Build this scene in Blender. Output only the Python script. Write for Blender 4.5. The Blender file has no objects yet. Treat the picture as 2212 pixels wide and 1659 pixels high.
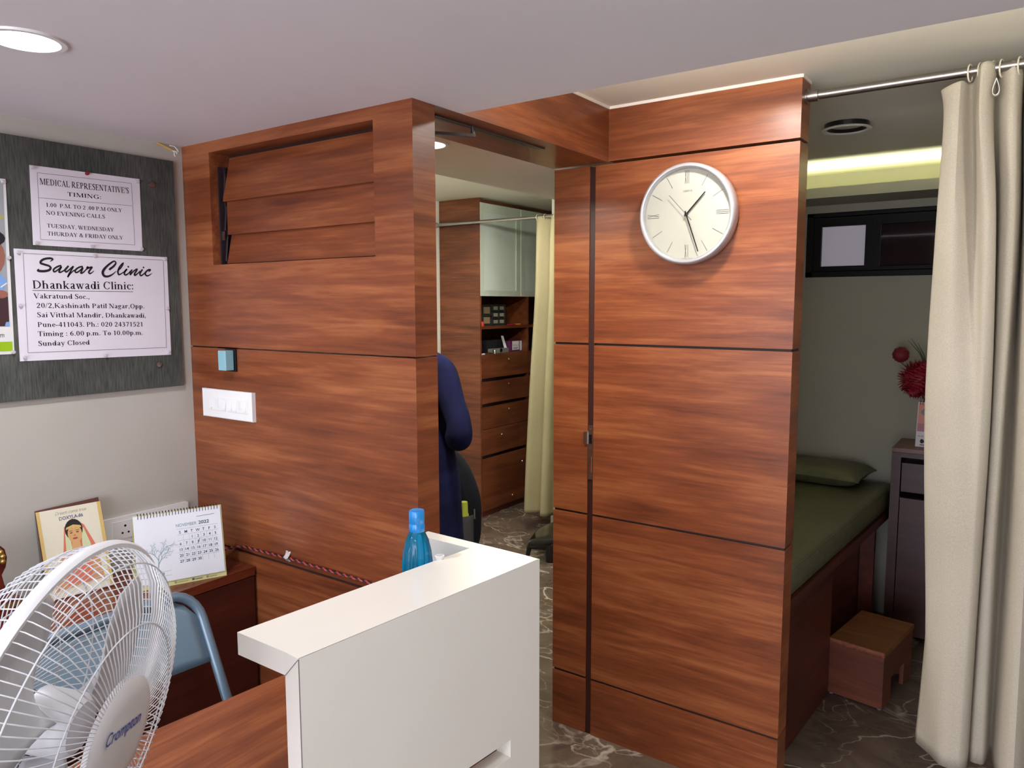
import bpy, bmesh, math, random
from mathutils import Vector, Matrix, Euler

random.seed(7)
PI = math.pi
scene = bpy.context.scene
COL = scene.collection

# ------------------------------------------------------------------ camera
cam_data = bpy.data.cameras.new('camera')
cam_data.sensor_fit = 'HORIZONTAL'
cam_data.sensor_width = 36.0
cam_data.lens = 36.0 * 1617.0 / 2212.0
cam_data.clip_start = 0.02
cam = bpy.data.objects.new('camera', cam_data)
COL.objects.link(cam)
_yaw, _pit, _rol = math.radians(35.0647), math.radians(-6.0442), math.radians(-0.0994)
_f0 = Vector((-math.sin(_yaw), math.cos(_yaw), 0)); _r0 = Vector((math.cos(_yaw), math.sin(_yaw), 0)); _u0 = Vector((0, 0, 1))
_f = math.cos(_pit) * _f0 + math.sin(_pit) * _u0
_u = -math.sin(_pit) * _f0 + math.cos(_pit) * _u0
_r = math.cos(_rol) * _r0 + math.sin(_rol) * _u
_u2 = -math.sin(_rol) * _r0 + math.cos(_rol) * _u
_m = Matrix((( _r.x, _u2.x, -_f.x, 0), (_r.y, _u2.y, -_f.y, 0), (_r.z, _u2.z, -_f.z, 1.55), (0, 0, 0, 1)))
cam.matrix_world = _m
scene.camera = cam

# ------------------------------------------------------------------ world, exposure, room lights
world = bpy.data.worlds.new('world'); scene.world = world
world.use_nodes = True
_bg = world.node_tree.nodes['Background']
_bg.inputs[0].default_value = (0.87, 0.88, 1.0, 1)
_bg.inputs[1].default_value = 7.3
vs = scene.view_settings
scene.display_settings.display_device = 'sRGB'
vs.view_transform = 'Standard'; vs.look = 'None'; vs.exposure = 0.0; vs.gamma = 1.0; vs.use_curve_mapping = False
try:
    scene.cycles.use_denoising = True
    scene.cycles.max_bounces = 8
    scene.cycles.diffuse_bounces = 5
    scene.cycles.sample_clamp_indirect = 6.0
    scene.cycles.caustics_reflective = False
    scene.cycles.caustics_refractive = False
except Exception:
    pass

def lamp(loc, power, color=(1, 1, 1), size=0.09, spread=160, rot=(0, 0, 0)):
    """The light of a recessed ceiling downlight (a disk facing down)."""
    d = bpy.data.lights.new('downlight_lamp', 'AREA')
    d.shape = 'DISK'; d.size = size; d.energy = power; d.color = color; d.spread = math.radians(spread)
    o = bpy.data.objects.new('downlight_lamp', d); COL.objects.link(o)
    o.location = loc; o.rotation_euler = rot
    return o

COOL = (0.94, 0.955, 1.0)
WARM = (1.0, 0.93, 0.80)
LAMPS = [  # x, y, ceiling height, watts, colour
    (-1.499, 0.637, 2.018, 7.0, COOL),
    (-0.30, 0.30, 2.018, 5.0, COOL),
    (-1.93, -1.00, 2.018, 6.0, COOL),
    (-0.30, -1.00, 2.018, 4.0, COOL),
    (0.90, 0.637, 2.018, 1.5, COOL),
    (-0.69, 1.92, 2.195, 8.0, (1.0, 0.96, 0.90)),
    (0.35, 1.89, 2.195, 5.0, (1.0, 0.96, 0.90)),
    (-1.497, 1.700, 2.018, 10.0, WARM),
    (-2.75, 2.30, 2.295, 12.0, WARM),
    (-2.60, 3.60, 2.295, 13.0, WARM),
]
for x, y, z, w, c in LAMPS:
    lamp((x, y, z - 0.012), w, c)

_pd = bpy.data.lights.new('entrance_portal', 'AREA'); _pd.shape = 'RECTANGLE'; _pd.size = 3.3; _pd.size_y = 1.95
_po = bpy.data.objects.new('entrance_portal', _pd); COL.objects.link(_po)
_po.location = (-0.25, -2.52, 0.98); _po.rotation_euler = (PI / 2, 0, PI)
_pd.cycles.is_portal = True          # only guides sampling of the sky through the open entrance
def strip_lamp(loc, rot, sx, sy, power, color):
    d = bpy.data.lights.new('cove_lamp', 'AREA'); d.shape = 'RECTANGLE'; d.size = sx; d.size_y = sy; d.energy = power; d.color = color
    o = bpy.data.objects.new('cove_lamp', d); COL.objects.link(o); o.location = loc; o.rotation_euler = rot
    return o
strip_lamp((-1.815, 2.35, 2.20), (0, PI / 2, 0), 0.02, 1.7, 34.0, (0.93, 1.0, 0.82))   # unseen strip added in the inner room's ceiling step to brighten the frosted doors
strip_lamp((-0.45, 3.80, 2.069), (PI + math.radians(12), 0, 0), 2.3, 0.015, 9.0, (0.98, 1.0, 0.62))      # led strip in the cove over the bed

strip_lamp((-0.35, 1.494, 2.032), (math.radians(138), 0, 0), 1.6, 0.012, 10.0, (1.0, 0.95, 0.84)).data.spread = math.radians(120)     # led strip on the ceiling step, over the passage

# ------------------------------------------------------------------ helpers
def lin(c):
    out = []
    for v in c[:3]:
        v = v / 255.0
        out.append(v / 12.92 if v <= 0.04045 else ((v + 0.055) / 1.055) ** 2.4)
    return (out[0], out[1], out[2], 1.0)

def _base(name):
    m = bpy.data.materials.new(name); m.use_nodes = True
    nt = m.node_tree
    return m, nt, nt.nodes['Principled BSDF']

def noise_bump(nt, b, scale, strength, dist=0.002, vec=None):
    n = nt.nodes.new('ShaderNodeTexNoise'); n.inputs['Scale'].default_value = scale; n.inputs['Detail'].default_value = 4
    bp = nt.nodes.new('ShaderNodeBump'); bp.inputs['Strength'].default_value = strength; bp.inputs['Distance'].default_value = dist
    if vec is not None: nt.links.new(vec, n.inputs['Vector'])
    nt.links.new(n.outputs['Fac'], bp.inputs['Height']); nt.links.new(bp.outputs['Normal'], b.inputs['Normal'])

def mat(name, col, rough=0.5, metal=0.0, var=0.04, vscale=6.0, bump=0.0, bscale=200.0, coat=0.0, spec=0.5):
    m, nt, b = _base(name)
    c = lin(col)
    b.inputs['Roughness'].default_value = rough; b.inputs['Metallic'].default_value = metal
    b.inputs['Specular IOR Level'].default_value = spec
    b.inputs['Coat Weight'].default_value = coat
    tc = nt.nodes.new('ShaderNodeTexCoord')
    n = nt.nodes.new('ShaderNodeTexNoise'); n.inputs['Scale'].default_value = vscale; n.inputs['Detail'].default_value = 3
    r = nt.nodes.new('ShaderNodeValToRGB')
    r.color_ramp.elements[0].position = 0.3; r.color_ramp.elements[1].position = 0.7
    r.color_ramp.elements[0].color = tuple(v * (1 - var) for v in c[:3]) + (1,)
    r.color_ramp.elements[1].color = tuple(min(1, v * (1 + var)) for v in c[:3]) + (1,)
    nt.links.new(tc.outputs['Object'], n.inputs['Vector']); nt.links.new(n.outputs['Fac'], r.inputs[0]); nt.links.new(r.outputs[0], b.inputs['Base Color'])
    if bump: noise_bump(nt, b, bscale, bump, vec=tc.outputs['Object'])
    return m

def emit(name, col, strength):
    m, nt, b = _base(name)
    b.inputs['Base Color'].default_value = lin(col)
    b.inputs['Emission Color'].default_value = lin(col); b.inputs['Emission Strength'].default_value = strength
    return m

def clear(name, col, rough=0.02, ior=1.45, alpha_mix=0.0):
    m, nt, b = _base(name)
    b.inputs['Base Color'].default_value = lin(col); b.inputs['Roughness'].default_value = rough
    b.inputs['Transmission Weight'].default_value = 1.0; b.inputs['IOR'].default_value = ior
    return m

def wood(name, axis='x', dark=(88, 42, 25), mid=(124, 66, 37), light=(160, 97, 58), rough=0.34, seed=0.0, amount=0.84):
    m, nt, b = _base(name)
    tc = nt.nodes.new('ShaderNodeTexCoord')
    def mp(s_along, s_across):
        k = nt.nodes.new('ShaderNodeMapping')
        k.inputs['Scale'].default_value = {'x': (s_along, s_across, s_across), 'y': (s_across, s_along, s_across), 'z': (s_across, s_across, s_along)}[axis]
        k.inputs['Location'].default_value = (seed, seed * 1.7, seed * 0.6)
        nt.links.new(tc.outputs['Object'], k.inputs['Vector']); return k
    def nz(k, detail, rough_, dist):
        n = nt.nodes.new('ShaderNodeTexNoise'); n.inputs['Scale'].default_value = 1.0; n.inputs['Detail'].default_value = detail
        n.inputs['Roughness'].default_value = rough_; n.inputs['Distortion'].default_value = dist
        nt.links.new(k.outputs[0], n.inputs['Vector']); return n
    n1 = nz(mp(1.1, 9.0), 6, 0.58, 0.9)
    n2 = nz(mp(5.0, 120.0), 3, 0.6, 0.2)
    n3 = nz(mp(2.6, 30.0), 4, 0.6, 0.7)
    def mix(a, bb, f):
        x = nt.nodes.new('ShaderNodeMix'); x.data_type = 'FLOAT'; x.inputs['Factor'].default_value = f
        nt.links.new(a, x.inputs['A']); nt.links.new(bb, x.inputs['B']); return x.outputs['Result']
    v = mix(mix(n1.outputs['Fac'], n3.outputs['Fac'], 0.35), n2.outputs['Fac'], 0.22)
    r = nt.nodes.new('ShaderNodeValToRGB'); e = r.color_ramp.elements
    e[0].position = 0.5 - 0.17 * amount; e[0].color = lin(dark)
    e[1].position = 0.5 + 0.17 * amount; e[1].color = lin(light)
    k = e.new(0.5); k.color = lin(mid)
    nt.links.new(v, r.inputs[0]); nt.links.new(r.outputs[0], b.inputs['Base Color'])
    b.inputs['Roughness'].default_value = rough
    b.inputs['Specular IOR Level'].default_value = 0.45
    bp = nt.nodes.new('ShaderNodeBump'); bp.inputs['Strength'].default_value = 0.06; bp.inputs['Distance'].default_value = 0.002
    nt.links.new(n2.outputs['Fac'], bp.inputs['Height']); nt.links.new(bp.outputs['Normal'], b.inputs['Normal'])
    return m

def marble(name):
    m, nt, b = _base(name)
    tc = nt.nodes.new('ShaderNodeTexCoord')
    n = nt.nodes.new('ShaderNodeTexNoise'); n.inputs['Scale'].default_value = 3.2; n.inputs['Detail'].default_value = 8; n.inputs['Roughness'].default_value = 0.65; n.inputs['Distortion'].default_value = 1.2
    nt.links.new(tc.outputs['Object'], n.inputs['Vector'])
    r = nt.nodes.new('ShaderNodeValToRGB'); r.color_ramp.elements[0].position = 0.3; r.color_ramp.elements[1].position = 0.72
    r.color_ramp.elements[0].color = lin((66, 55, 48)); r.color_ramp.elements[1].color = lin((112, 97, 86))
    nt.links.new(n.outputs['Fac'], r.inputs[0])
    # thin pale veins: narrow ridges of warped noise, broken up by a mask
    col = r.outputs[0]
    for sc, w, st, ms, off in ((1.5, 0.010, 0.80, 1.6, 0.0), (2.6, 0.008, 0.55, 2.6, 7.3), (5.5, 0.012, 0.30, 3.0, 3.1)):
        mp = nt.nodes.new('ShaderNodeMapping'); mp.inputs['Location'].default_value = (off, off * 0.7, 0.2); mp.inputs['Rotation'].default_value = (0, 0, 0.6 + off); mp.inputs['Scale'].default_value = (1.0, 1.7, 1.0)
        nt.links.new(tc.outputs['Object'], mp.inputs['Vector'])
        vn = nt.nodes.new('ShaderNodeTexNoise'); vn.inputs['Scale'].default_value = sc; vn.inputs['Detail'].default_value = 6; vn.inputs['Roughness'].default_value = 0.42; vn.inputs['Distortion'].default_value = 0.5
        nt.links.new(mp.outputs[0], vn.inputs['Vector'])
        sb = nt.nodes.new('ShaderNodeMath'); sb.operation = 'SUBTRACT'; sb.inputs[1].default_value = 0.5; nt.links.new(vn.outputs['Fac'], sb.inputs[0])
        ab = nt.nodes.new('ShaderNodeMath'); ab.operation = 'ABSOLUTE'; nt.links.new(sb.outputs[0], ab.inputs[0])
        mr = nt.nodes.new('ShaderNodeMapRange'); mr.inputs['From Min'].default_value = 0.0; mr.inputs['From Max'].default_value = w
        mr.inputs['To Min'].default_value = st; mr.inputs['To Max'].default_value = 0.0
        nt.links.new(ab.outputs[0], mr.inputs['Value'])
        mk = nt.nodes.new('ShaderNodeTexNoise'); mk.inputs['Scale'].default_value = ms; mk.inputs['Detail'].default_value = 4
        nt.links.new(mp.outputs[0], mk.inputs['Vector'])
        mm = nt.nodes.new('ShaderNodeMapRange'); mm.inputs['From Min'].default_value = 0.42; mm.inputs['From Max'].default_value = 0.60
        nt.links.new(mk.outputs['Fac'], mm.inputs['Value'])
        mu = nt.nodes.new('ShaderNodeMath'); mu.operation = 'MULTIPLY'; mu.use_clamp = True
        nt.links.new(mr.outputs[0], mu.inputs[0]); nt.links.new(mm.outputs[0], mu.inputs[1])
        mx = nt.nodes.new('ShaderNodeMix'); mx.data_type = 'RGBA'
        nt.links.new(mu.outputs[0], mx.inputs['Factor']); nt.links.new(col, mx.inputs['A']); mx.inputs['B'].default_value = lin((214, 202, 190))
        col = mx.outputs['Result']
    nt.links.new(col, b.inputs['Base Color'])
    b.inputs['Roughness'].default_value = 0.16
    return m

def fabric(name, c1, c2, scale=(60, 260, 260), rough=0.95, blotch=3.0, bump=0.3):
    m, nt, b = _base(name)
    tc = nt.nodes.new('ShaderNodeTexCoord')
    mp = nt.nodes.new('ShaderNodeMapping'); mp.inputs['Scale'].default_value = scale
    nt.links.new(tc.outputs['Object'], mp.inputs['Vector'])
    n = nt.nodes.new('ShaderNodeTexNoise'); n.inputs['Scale'].default_value = 1.0; n.inputs['Detail'].default_value = 3
    nt.links.new(mp.outputs[0], n.inputs['Vector'])
    n2 = nt.nodes.new('ShaderNodeTexNoise'); n2.inputs['Scale'].default_value = blotch; n2.inputs['Detail'].default_value = 5
    nt.links.new(tc.outputs['Object'], n2.inputs['Vector'])
    x = nt.nodes.new('ShaderNodeMix'); x.data_type = 'FLOAT'; x.inputs['Factor'].default_value = 0.45
    nt.links.new(n.outputs['Fac'], x.inputs['A']); nt.links.new(n2.outputs['Fac'], x.inputs['B'])
    r = nt.nodes.new('ShaderNodeValToRGB'); r.color_ramp.elements[0].position = 0.35; r.color_ramp.elements[1].position = 0.65
    r.color_ramp.elements[0].color = lin(c1); r.color_ramp.elements[1].color = lin(c2)
    nt.links.new(x.outputs['Result'], r.inputs[0]); nt.links.new(r.outputs[0], b.inputs['Base Color'])
    b.inputs['Roughness'].default_value = rough; b.inputs['Specular IOR Level'].default_value = 0.2
    bp = nt.nodes.new('ShaderNodeBump'); bp.inputs['Strength'].default_value = bump; bp.inputs['Distance'].default_value = 0.001
    nt.links.new(n.outputs['Fac'], bp.inputs['Height']); nt.links.new(bp.outputs['Normal'], b.inputs['Normal'])
    return m

class MB:
    """Collects shapes (with a material slot each) and links them as ONE mesh object."""
    def __init__(s): s.v = []; s.f = []; s.m = []; s.s = []
    def add(s, verts, faces, mi=0, smooth=False):
        o = len(s.v); s.v += [Vector(p) for p in verts]
        for f in faces: s.f.append([o + i for i in f]); s.m.append(mi); s.s.append(smooth)
        return s
    def box(s, x0, x1, y0, y1, z0, z1, mi=0, mx=None):
        v = [(x, y, z) for z in (z0, z1) for y in (y0, y1) for x in (x0, x1)]
        s.add(v, [(0, 2, 3, 1), (4, 5, 7, 6), (0, 1, 5, 4), (2, 6, 7, 3)], mi); return s.add(v, [(0, 4, 6, 2), (1, 3, 7, 5)], mi if mx is None else mx)
    def prism(s, poly, z0, z1, mi=0):
        n = len(poly)
        a = sum(poly[i][0] * poly[(i + 1) % n][1] - poly[(i + 1) % n][0] * poly[i][1] for i in range(n))
        if a < 0: poly = poly[::-1]
        v = [(p[0], p[1], z0) for p in poly] + [(p[0], p[1], z1) for p in poly]
        return s.add(v, [tuple(range(n - 1, -1, -1)), tuple(range(n, 2 * n))] + [(i, (i + 1) % n, n + (i + 1) % n, n + i) for i in range(n)], mi)
    def slab(s, quad, thick, mi=0, mi_side=None):
        """A quad (four corners, counter-clockwise seen from its front) given a thickness behind it."""
        q = [Vector(p) for p in quad]; n = (q[1] - q[0]).cross(q[3] - q[0]).normalized() * thick
        v = q + [p - n for p in q]
        s.add(v, [(0, 1, 2, 3)], mi)
        s.add(v, [(7, 6, 5, 4)] + [(i, i + 4, (i + 1) % 4 + 4, (i + 1) % 4) for i in range(4)], mi if mi_side is None else mi_side)
        return s
    def quad(s, a, b, c, d, mi=0): return s.add([a, b, c, d], [(0, 1, 2, 3)], mi)
    def tube(s, pts, r, n=8, mi=0, closed=False, cap=True):
        pts = [Vector(p) for p in pts]; N = len(pts); rs = r if isinstance(r, (list, tuple)) else [r] * N
        rings = []; up = None
        for i, p in enumerate(pts):
            if closed: t = (pts[(i + 1) % N] - pts[i - 1]).normalized()
            else: t = (pts[min(i + 1, N - 1)] - pts[max(i - 1, 0)]).normalized()
            if up is None:
                up = Vector((0, 0, 1)) if abs(t.z) < 0.9 else Vector((1, 0, 0))
            x = (up - t * up.dot(t)).normalized(); y = t.cross(x); up = x
            rings.append([p + (x * math.cos(2 * PI * k / n) + y * math.sin(2 * PI * k / n)) * rs[i] for k in range(n)])
        v = [q for g in rings for q in g]; f = []
        for i in range(N if closed else N - 1):
            j = (i + 1) % N
            for k in range(n): f.append((i * n + k, i * n + (k + 1) % n, j * n + (k + 1) % n, j * n + k))
        s.add(v, f, mi, True)
        if cap and not closed:
            s.add(rings[0], [tuple(range(n - 1, -1, -1))], mi); s.add(rings[-1], [tuple(range(n))], mi)
        return s
    def lathe(s, prof, c=(0, 0, 0), n=32, mi=0, M=None, smooth=True, mis=None):
        M = M or Matrix.Translation(Vector(c)); v = []; f = []; P = len(prof)
        for k in range(n):
            a = 2 * PI * k / n
            for r, z in prof: v.append(M @ Vector((r * math.cos(a), r * math.sin(a), z)))
        for i in range(P - 1):
            f = []
            for k in range(n):
                j = (k + 1) % n; f.append((k * P + i, j * P + i, j * P + i + 1, k * P + i + 1))
            o = len(s.v) if i == 0 else o
            if i == 0: s.v += v
            for q in f: s.f.append([o + t for t in q]); s.m.append(mis[i] if mis else mi); s.s.append(smooth)
        return s
    def ball(s, c, r, mi=0, nu=16, nv=10, sc=(1, 1, 1), M=None):
        v = []; f = []
        for j in range(nv + 1):
            t = PI * j / nv
            for i in range(nu):
                a = 2 * PI * i / nu
                p = Vector((r * sc[0] * math.sin(t) * math.cos(a), r * sc[1] * math.sin(t) * math.sin(a), r * sc[2] * math.cos(t)))
                if M: p = M @ p
                v.append(p + Vector(c))
        for j in range(nv):
            for i in range(nu): f.append((j * nu + i, (j + 1) * nu + i, (j + 1) * nu + (i + 1) % nu, j * nu + (i + 1) % nu))
        return s.add(v, f, mi, True)
    def grid(s, rows, mi=0, smooth=True, closed=False):
        R = len(rows); Cn = len(rows[0]); f = []
        for i in range(R - 1):
            for j in range(Cn if closed else Cn - 1):
                k = (j + 1) % Cn; f.append((i * Cn + j, i * Cn + k, (i + 1) * Cn + k, (i + 1) * Cn + j))
        return s.add([p for r in rows for p in r], f, mi, smooth)
    def flat(s, tris, O, U, V, N, mi=0, lift=0.0006):
        """2-D faces [(points, faces)] laid on the plane O + u U + v V, lifted a hair off it."""
        O, U, V, N = Vector(O), Vector(U), Vector(V), Vector(N)
        for pts, faces in tris: s.add([O + U * u + V * v + N * lift for u, v in pts], faces, mi)
        return s
    def build(s, name, mats, parent=None, bevel=0.0, seg=2, local=False, sharp=40, subsurf=0, solid=0.0):
        me = bpy.data.meshes.new(name)
        if not isinstance(mats, (list, tuple)): mats = [mats]
        if parent is None:
            lo = [min(p[i] for p in s.v) for i in range(3)]; hi = [max(p[i] for p in s.v) for i in range(3)]
            loc = Vector(((lo[0] + hi[0]) / 2, (lo[1] + hi[1]) / 2, lo[2])); vs_ = [p - loc for p in s.v]; M = Matrix.Translation(loc)
        else:
            M = WM[parent.name]
            if local: vs_ = s.v
            else:
                I = M.inverted(); vs_ = [I @ p for p in s.v]
        me.from_pydata([tuple(p) for p in vs_], [], s.f)
        for m in mats: me.materials.append(m)
        me.polygons.foreach_set('material_index', s.m); me.polygons.foreach_set('use_smooth', s.s)
        if any(s.s): me.set_sharp_from_angle(angle=math.radians(sharp))
        me.update()
        o = bpy.data.objects.new(name, me); COL.objects.link(o)
        if parent is None: o.location = loc
        else: o.parent = parent
        WM[o.name] = M
        if solid:
            k = o.modifiers.new('solid', 'SOLIDIFY'); k.thickness = solid; k.offset = 0
        if subsurf:
            k = o.modifiers.new('smooth', 'SUBSURF'); k.levels = subsurf; k.render_levels = subsurf
        if bevel:
            k = o.modifiers.new('bevel', 'BEVEL'); k.width = bevel; k.segments = seg; k.limit_method = 'ANGLE'; k.angle_limit = math.radians(50)
        return o
WM = {}

def tag(o, label=None, cat=None, group=None, kind=None):
    if label: o['label'] = label
    if cat: o['category'] = cat
    if group: o['group'] = group
    if kind: o['kind'] = kind
    return o

def thing(name, label, cat, loc=(0, 0, 0), rotz=0.0, group=None, M=None):
    o = bpy.data.objects.new(name, None); COL.objects.link(o); o.empty_display_size = 0.05
    W = M or (Matrix.Translation(Vector(loc)) @ Matrix.Rotation(rotz, 4, 'Z'))
    o.matrix_world = W; WM[o.name] = W.copy()
    return tag(o, label, cat, group)

def struct(o, label=None): o['kind'] = 'structure'; return tag(o, label)

_tc = {}
def text(body, bold=0.0, serif=False, shear=0.0):
    """Flat letter outlines of the built-in font, unit size: ([(points, faces)], width, cap height)."""
    key = (body, bold, serif, shear)
    if key in _tc: return _tc[key]
    cu = bpy.data.curves.new('lettering', 'FONT'); cu.body = body; cu.size = 1.0; cu.offset = bold; cu.shear = shear; cu.fill_mode = 'FRONT'; cu.resolution_u = 4
    ob = bpy.data.objects.new('lettering', cu); COL.objects.link(ob)
    dg = bpy.context.evaluated_depsgraph_get(); ev = ob.evaluated_get(dg); me = ev.to_mesh()
    pts = [(v.co.x, v.co.y) for v in me.vertices]; faces = [tuple(p.vertices) for p in me.polygons]
    ev.to_mesh_clear(); bpy.data.objects.remove(ob); bpy.data.curves.remove(cu)
    out = [(pts, faces)]
    if serif:
        cnt = {}
        for f in faces:
            for i in range(len(f)):
                e = tuple(sorted((f[i], f[(i + 1) % len(f)]))); cnt[e] = cnt.get(e, 0) + 1
        for (a, b), c in cnt.items():
            if c == 1:
                (x0, y0), (x1, y1) = pts[a], pts[b]
                if abs(y0 - y1) < 0.004 and 0.04 < abs(x1 - x0) < 0.19:
                    x0, x1 = min(x0, x1) - 0.05, max(x0, x1) + 0.05; y = y0
                    inner = -1 if y > 0.25 else 1
                    out.append(([(x0, y), (x1, y), (x1, y + inner * 0.035), (x0, y + inner * 0.035)], [(0, 1, 2, 3)]))
    xs = [p[0] for p in pts] or [0, 1]
    r = (out, min(xs), max(xs))
    _tc[key] = r
    return r

CAP = 0.69
def put_text(mb, body, O, U, V, N, u0, u1, v0, cap, mi, v1=None, **kw):
    """Lettering from u0 to u1 on the baseline v0 (v1 at its right end), capitals `cap` high."""
    tris, a, b = text(body, **kw)
    v1 = v0 if v1 is None else v1
    sx = (u1 - u0) / max(b - a, 1e-6); sy = cap / CAP
    res = [([(u0 + (x - a) * sx, v0 + (v1 - v0) * (x - a) / (b - a) + y * sy) for x, y in pts], faces) for pts, faces in tris]
    mb.flat(res, O, U, V, N, mi)

def stroke(pts, w, n=6):
    """A 2-D brush stroke: Catmull-Rom through pts, per-point widths, as one strip."""
    P = [Vector((p[0], p[1])) for p in pts]; N = len(P); ws = w if isinstance(w, (list, tuple)) else [w] * N
    S = []; W = []
    for i in range(N - 1):
        a, b, c, d = P[max(i - 1, 0)], P[i], P[i + 1], P[min(i + 2, N - 1)]
        for k in range(n):
            t = k / n
            S.append(0.5 * ((2 * b) + (c - a) * t + (2 * a - 5 * b + 4 * c - d) * t * t + (3 * b - a - 3 * c + d) * t ** 3)); W.append(ws[i] * (1 - t) + ws[i + 1] * t)
    S.append(P[-1]); W.append(ws[-1])
    L = []; R = []
    for i, p in enumerate(S):
        t = (S[min(i + 1, len(S) - 1)] - S[max(i - 1, 0)]).normalized(); q = Vector((-t.y, t.x)) * W[i] / 2
        L.append(p + q); R.append(p - q)
    pts2 = [(p.x, p.y) for p in L] + [(p.x, p.y) for p in R]; m = len(S)
    return (pts2, [(i, i + 1, m + i + 1, m + i) for i in range(m - 1)])

SERIF = {}
def _serif_font():
    S, TH = 0.125, 0.042
    def st(x, a, b): return line(x, a, x, b, S)
    def f(x, y): return rect(x - 0.115, y if y < 0.2 else y - 0.034, x + 0.115, y + 0.034 if y < 0.2 else y)
    def s(x, a=0.0, b=0.68): return [st(x, a, b), f(x, a), f(x, b)]
    def d(a, b, c, e, w): return line(a, b, c, e, w)
    def h(a, b, y, w=TH): return line(a, y, b, y, w)
    def arc(cx, cy, rx, ry, a0, a1, n=18):
        P = []; Q = []
        for k in range(n + 1):
            t = math.radians(a0 + (a1 - a0) * k / n); c, q = math.cos(t), math.sin(t)
            P.append((cx + rx * c, cy + ry * q)); Q.append((cx + (rx - S) * c, cy + (ry - TH) * q))
        m = n + 1
        return (P + Q, [(i, i + 1, m + i + 1, m + i) for i in range(n)])
    def dot(x, y, r=0.062): return blob(x, y, r, r, 10)
    def k(*p): return stroke([(a, b) for a, b, c in p], [c for a, b, c in p], 4)
    G = {}
    def put(c, w, *ops):
        o = []
        for q in ops: o += q if isinstance(q, list) else [q]
        G[c] = (w, o)
    put(' ', .25)
    put('A', .72, d(.10, 0, .36, .67, .05), d(.35, .68, .61, 0, .13), h(.19, .5, .22), f(.10, 0), f(.61, 0))
    put('C', .70, arc(.38, .34, .32, .35, 38, 322), d(.63, .68, .63, .46, .04))
    put('D', .74, s(.16), arc(.30, .34, .38, .34, -90, 90), h(.12, .32, .66), h(.12, .32, .02))
    put('E', .66, s(.16), h(.1, .57, .66), h(.1, .59, .02), h(.16, .42, .35), d(.56, .68, .56, .5, .04), d(.58, 0, .58, .19, .04), d(.42, .27, .42, .43, .03))
    put('F', .6, s(.16), h(.1, .55, .66), h(.16, .4, .35), d(.54, .68, .54, .5, .04), d(.40, .27, .40, .43, .03))
    put('G', .76, arc(.38, .34, .32, .35, 40, 318), st(.61, .04, .30), f(.61, .30), d(.62, .68, .62, .48, .04))
    put('H', .76, s(.16), s(.60), h(.16, .6, .35)); put('I', .36, s(.18))
    put('K', .74, s(.16), d(.18, .28, .58, .66, .05), d(.30, .40, .62, 0, .13), f(.58, .68), f(.63, 0))
    put('L', .64, s(.16), h(.1, .58, .02), d(.57, 0, .57, .21, .04))
    put('M', .92, d(.13, 0, .13, .68, .045), d(.17, .68, .46, .02, .12), d(.46, .02, .74, .68, .045), s(.77), f(.13, 0), f(.12, .68))
    put('N', .74, d(.13, 0, .13, .68, .045), d(.14, .68, .60, .02, .13), d(.61, 0, .61, .68, .045), f(.13, 0), f(.10, .68), f(.61, .68))
    put('O', .76, arc(.38, .34, .32, .35, 0, 360, 28))
    P_ = s(.16) + [arc(.27, .49, .29, .19, -90, 90), h(.16, .28, .66), h(.16, .28, .32)]
    put('P', .62, P_); put('R', .74, P_, d(.30, .33, .61, 0, .13), f(.63, 0))
    put('S', .54, k((.45, .54, .04), (.39, .64, .05), (.27, .67, .05), (.14, .60, .10), (.14, .49, .12), (.28, .37, .13), (.41, .25, .13), (.43, .12, .11), (.29, .01, .05), (.15, .04, .05), (.09, .15, .04)), d(.45, .69, .45, .5, .03), d(.08, 0, .08, .2, .03))
    put('T', .66, s(.33), h(.06, .6, .66), d(.07, .68, .07, .49, .04), d(.59, .68, .59, .49, .04))
    put('U', .74, st(.17, .2, .68), f(.17, .68), arc(.37, .22, .26, .23, 180, 360), d(.61, .2, .61, .68, .045), f(.61, .68))
    put('V', .70, d(.1, .68, .36, 0, .13), d(.36, 0, .6, .68, .045), f(.12, .68), f(.58, .68))
    put('W', 1.0, d(.1, .68, .33, 0, .12), d(.33, 0, .5, .6, .045), d(.44, .68, .68, 0, .12), d(.68, 0, .88, .68, .045), f(.12, .68), f(.44, .68), f(.87, .68))
    put('Y', .70, d(.1, .68, .35, .3, .12), d(.36, .3, .6, .68, .045), st(.35, 0, .32), f(.35, 0), f(.12, .68), f(.58, .68))
    put('&', .8, arc(.36, .53, .15, .15, 0, 360), arc(.30, .18, .24, .18, 60, 330), d(.30, .44, .68, 0, .10), d(.48, .05, .66, .40, .05), f(.66, .40))
    put('\u2019', .22, d(.12, .68, .08, .48, .09)); put(':', .27, dot(.13, .06), dot(.13, .40)); put('.', .25, dot(.12, .06)); put(',', .25, dot(.12, .06), d(.15, .06, .08, -.12, .05))
    put('-', .34, h(.05, .29, .22, .09)); put('/', .30, d(.0, -.02, .28, .70, .05))
    put('0', .54, arc(.27, .34, .22, .345, 0, 360, 26)); put('1', .50, st(.28, 0, .68), f(.28, 0), d(.12, .56, .26, .66, .05))
    put('2', .54, k((.10, .48, .09), (.15, .62, .07), (.27, .66, .06), (.40, .57, .12), (.39, .43, .12), (.26, .24, .08), (.10, .06, .05)), h(.08, .47, .05, .10))
    put('3', .54, k((.09, .55, .06), (.20, .66, .05), (.36, .59, .11), (.35, .45, .11), (.20, .37, .05)), k((.20, .37, .05), (.40, .28, .12), (.41, .14, .12), (.27, .02, .06), (.10, .07, .09)))
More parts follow.
